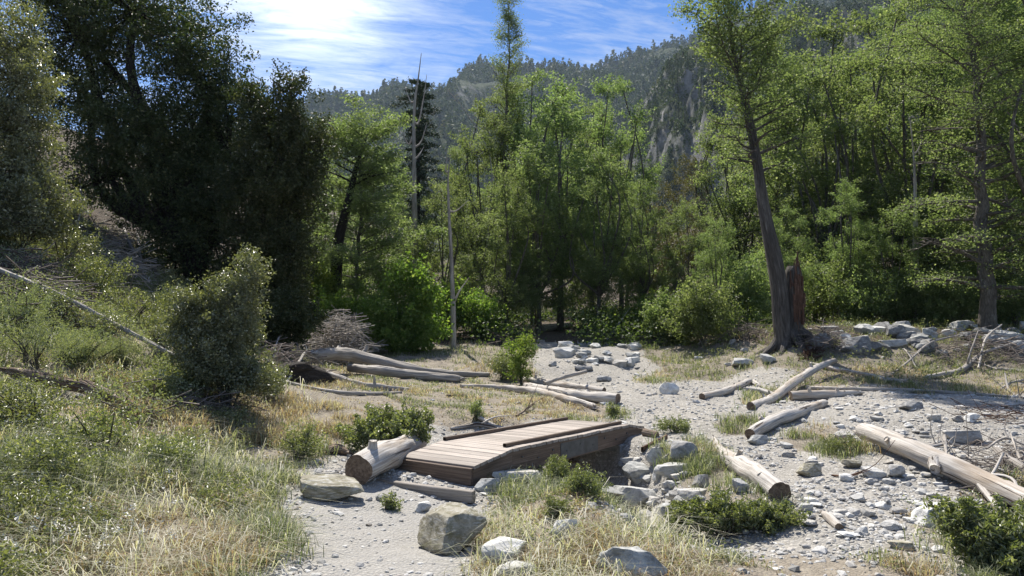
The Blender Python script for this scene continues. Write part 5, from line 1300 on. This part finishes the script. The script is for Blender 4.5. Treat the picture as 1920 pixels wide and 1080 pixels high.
bush(750, 672, 0, 0, 'maple', .11, 'bright green maple bush at the wood edge left of the slim snag', 51, 230, 70, [(776, 516, 20, 20, 0, .5), (745, 540, 26, 24, 0, .6), (800, 560, 20, 32, 0, .6), (705, 590, 24, 22, 0, .6), (755, 590, 34, 34, 0, .8), (735, 635, 40, 24, 0, .8), (790, 630, 32, 34, 0, .8), (698, 625, 18, 16, 0, .5)], .34, asp=.8, ybk=25.5)
bush(1090, 930, 50, 40, 'willow', .032, 'dark leafy weed on the right side of the grassy mound', 52, 40, 60, clump=.07, asp=.3)
bush(1040, 912, 60, 44, 'willow', .032, 'leafy weed on top of the grassy mound against the bridge beam', 53, 50, 70, clump=.07, asp=.3)
bush(1040, 975, 46, 30, 'willow', .03, 'leafy weed in the middle of the grassy mound', 63, 30, 60, clump=.06, asp=.3)
bush(730, 955, 26, 22, 'willow', .028, 'small weed growing under the timber sill', 54, 16, 50, clump=.05)
slope = [
 (185, 560, 120, 95, 'shrub', .05, 'leafy bush in the middle of the left slope'), (120, 500, 130, 80, 'oakgrey', .05, 'grey-green bush under the scrub oak on the left slope'),
 (40, 470, 130, 90, 'oakgrey', .055, 'grey-green bush at the left edge under the scrub oak'), (250, 600, 120, 62, 'shrub', .045, 'pale leafy bush above the long pole on the slope'),
 (335, 640, 90, 70, 'shrub', .045, 'pale leafy bush at the left foot of the big dense bush'), (310, 560, 90, 55, 'shrub', .05, 'bush at the lower end of the stick slide'),
 (60, 690, 150, 90, 'sage', .04, 'large soft sage-green plant at the left edge'), (160, 680, 110, 60, 'sage', .04, 'soft sage-green plant below the long pole'),
 (20, 610, 120, 70, 'sage', .045, 'sage-green plant above the others at the left edge'), (240, 690, 90, 60, 'sage', .036, 'sage-green plant right of the others on the slope'),
 (100, 590, 90, 50, 'oakgrey', .04, 'dark little bush between the pole and the left edge'), (185, 640, 80, 46, 'oakgrey', .038, 'dark little bush right below the long pole'),
 (60, 820, 170, 110, 'shrub', .04, 'leafy green weed clump below the rotten log at the left edge'), (190, 850, 150, 90, 'shrub', .038, 'leafy green weed clump below the rotten log'),
 (40, 930, 140, 90, 'shrub', .036, 'leafy weed clump with white blossom at the left edge'), (290, 760, 70, 50, 'willow', .035, 'dark green weed clump above the end of the rotten log'),
 (345, 735, 70, 46, 'willow', .035, 'green weed clump left of the big dense bush'), (330, 890, 110, 60, 'shrub', .034, 'low weed clump in the grass left of the trail'),
 (500, 745, 70, 50, 'oakgrey', .04, 'small grey-green bush at the right foot of the big dense bush'), (585, 560, 60, 40, 'brownshrub', .05, 'dull bush at the wood edge right of the rounded dark bush'),
 (560, 860, 70, 46, 'willow', .03, 'green weed clump by the trail edge behind the lichened boulder'), (300, 650, 60, 40, 'oakgrey', .036, 'dark little bush at the lower end of the long pole')]
for k, (px, py, w, h, lm, lf, lab) in enumerate(slope):
    bush(px, py, w, h, lm, lf, lab, 200 + k, 55, 62, clump=.13 if lm != 'sage' else .11, asp=.5 if lm != 'sage' else .25)
# bright understory along the right wood edge
for k, (px, Y, w, h, lab) in enumerate([
 (1262, 27, 110, 70, 'bright low bush right of the dark trail opening'), (1320, 25, 130, 90, 'bright bush at the wood edge left of the leaning tree'),
 (1400, 27, 130, 110, 'bright bush behind the foot of the leaning tree'), (1560, 28, 130, 100, 'bright bush right of the red stump'),
 (1640, 26.5, 150, 80, 'bright bush behind the white dome boulder'), (1720, 27, 150, 90, 'bright bush behind the flat overhanging slab'),
 (1790, 26, 130, 80, 'bright bush left of the foot of the tall straight alder'), (1905, 26, 120, 80, 'bright bush right of the foot of the tall straight alder'),
 (1220, 30, 90, 60, 'dim bush in the shade at the right of the trail opening'), (900, 29, 110, 70, 'dim bush in the shade left of the trail opening'),
 (850, 30, 90, 80, 'dim bush behind the slim snag'), (640, 27, 120, 90, 'dim bush behind the twig heap'), (600, 29, 110, 120, 'dim bush left of the maple in the shade'),
 (1480, 31, 150, 150, 'tall bush seen between the leaning tree and the bushes right of it'), (1600, 31, 150, 160, 'tall bush behind the bright bush right of the red stump'),
 (1690, 31, 150, 150, 'tall bush behind the bank left of the pale double trunk'), (1780, 31, 150, 160, 'tall bush behind the left foot of the tall straight alder'),
 (1870, 31, 150, 150, 'tall bush straight behind the tall straight alder'), (1370, 32, 140, 130, 'tall bush left of and behind the leaning tree')]):
    bush(px, 0, w, h * 1.35, 'alder' if k < 8 or k > 12 else 'maple', .09, lab, 300 + k, 130, 80, clump=.3, asp=.7, ybk=Y, name='understory_bush')
# brown bushes on the foot of the rocky spur
for k, (px, Y, ty, w) in enumerate([(1265, 70, 330, 90), (1225, 66, 385, 70), (1300, 75, 300, 60), (1245, 60, 430, 90), (1310, 58, 420, 80)]):
    x = (px - 960) / F * Y; z = float(gh(x, Y)); b = np.array([x, Y, z]); s = Y / F
    lobes_tree('hill_bush', b, [[0, 0, CAMZ + (629 - ty) * s - z - w * s * .4, w * s * .5, w * s * .5, w * s * .42], [w * s * .3, 0, (CAMZ + (629 - ty) * s - z) * .6, w * s * .45, w * s * .4, w * s * .6], [-w * s * .3, 0, (CAMZ + (629 - ty) * s - z) * .35, w * s * .45, w * s * .4, w * s * .6]], .15, 'brownshrub', 'darkbark', .2, 90, 70, 400 + k, .6, cat='tree', label=['brownish bushy tree under the rocky spur', 'brownish bushy tree left of its larger neighbour under the spur', 'brownish bushy tree highest under the rocky spur', 'brownish bushy tree just above the trail-side alders', 'brownish bushy tree behind the small bright alder'][k])

# conifers standing on the rocky spur and the ground before it
CP = [conifer(41, 16, 2.6, 46, 34, .5, name='hill_conifer', lm='hillpine'), conifer(42, 16, 2.1, 46, 34, .5, name='hill_conifer', lm='hillpine'), conifer(43, 13, 2.6, 36, 36, .5, name='hill_conifer', lm='hillpine')]
CN_ = 0; rg = np.random.default_rng(99)
while CN_ < 210:
    i = CN_ % 3
    x = rg.uniform(40, 300); y = rg.uniform(150, 500); z = float(hillB(x, y)) if y > 170 else float(gh(x, y)); z = max(z, float(gh(x, y))); px, py = proj(x, y, z)
    if not (1150 < px < 1960 and -60 < py < 620): continue
    if fbm(x / 30, y / 50, o=2, s=5) < -.1: continue
    s = rg.uniform(.55, 1.25); c = CP[i] if CN_ < 3 else copy_tree(CP[i], (0, 0, 0))
    c.location = (x, y, z - .4); c.scale = (s, s, s); c.rotation_euler = (0, 0, rg.uniform(0, 6)); c['label'] = 'dark conifer standing among others on the rocky spur'; c['category'] = 'tree'; c['group'] = 'conifers on the rocky spur'; CN_ += 1
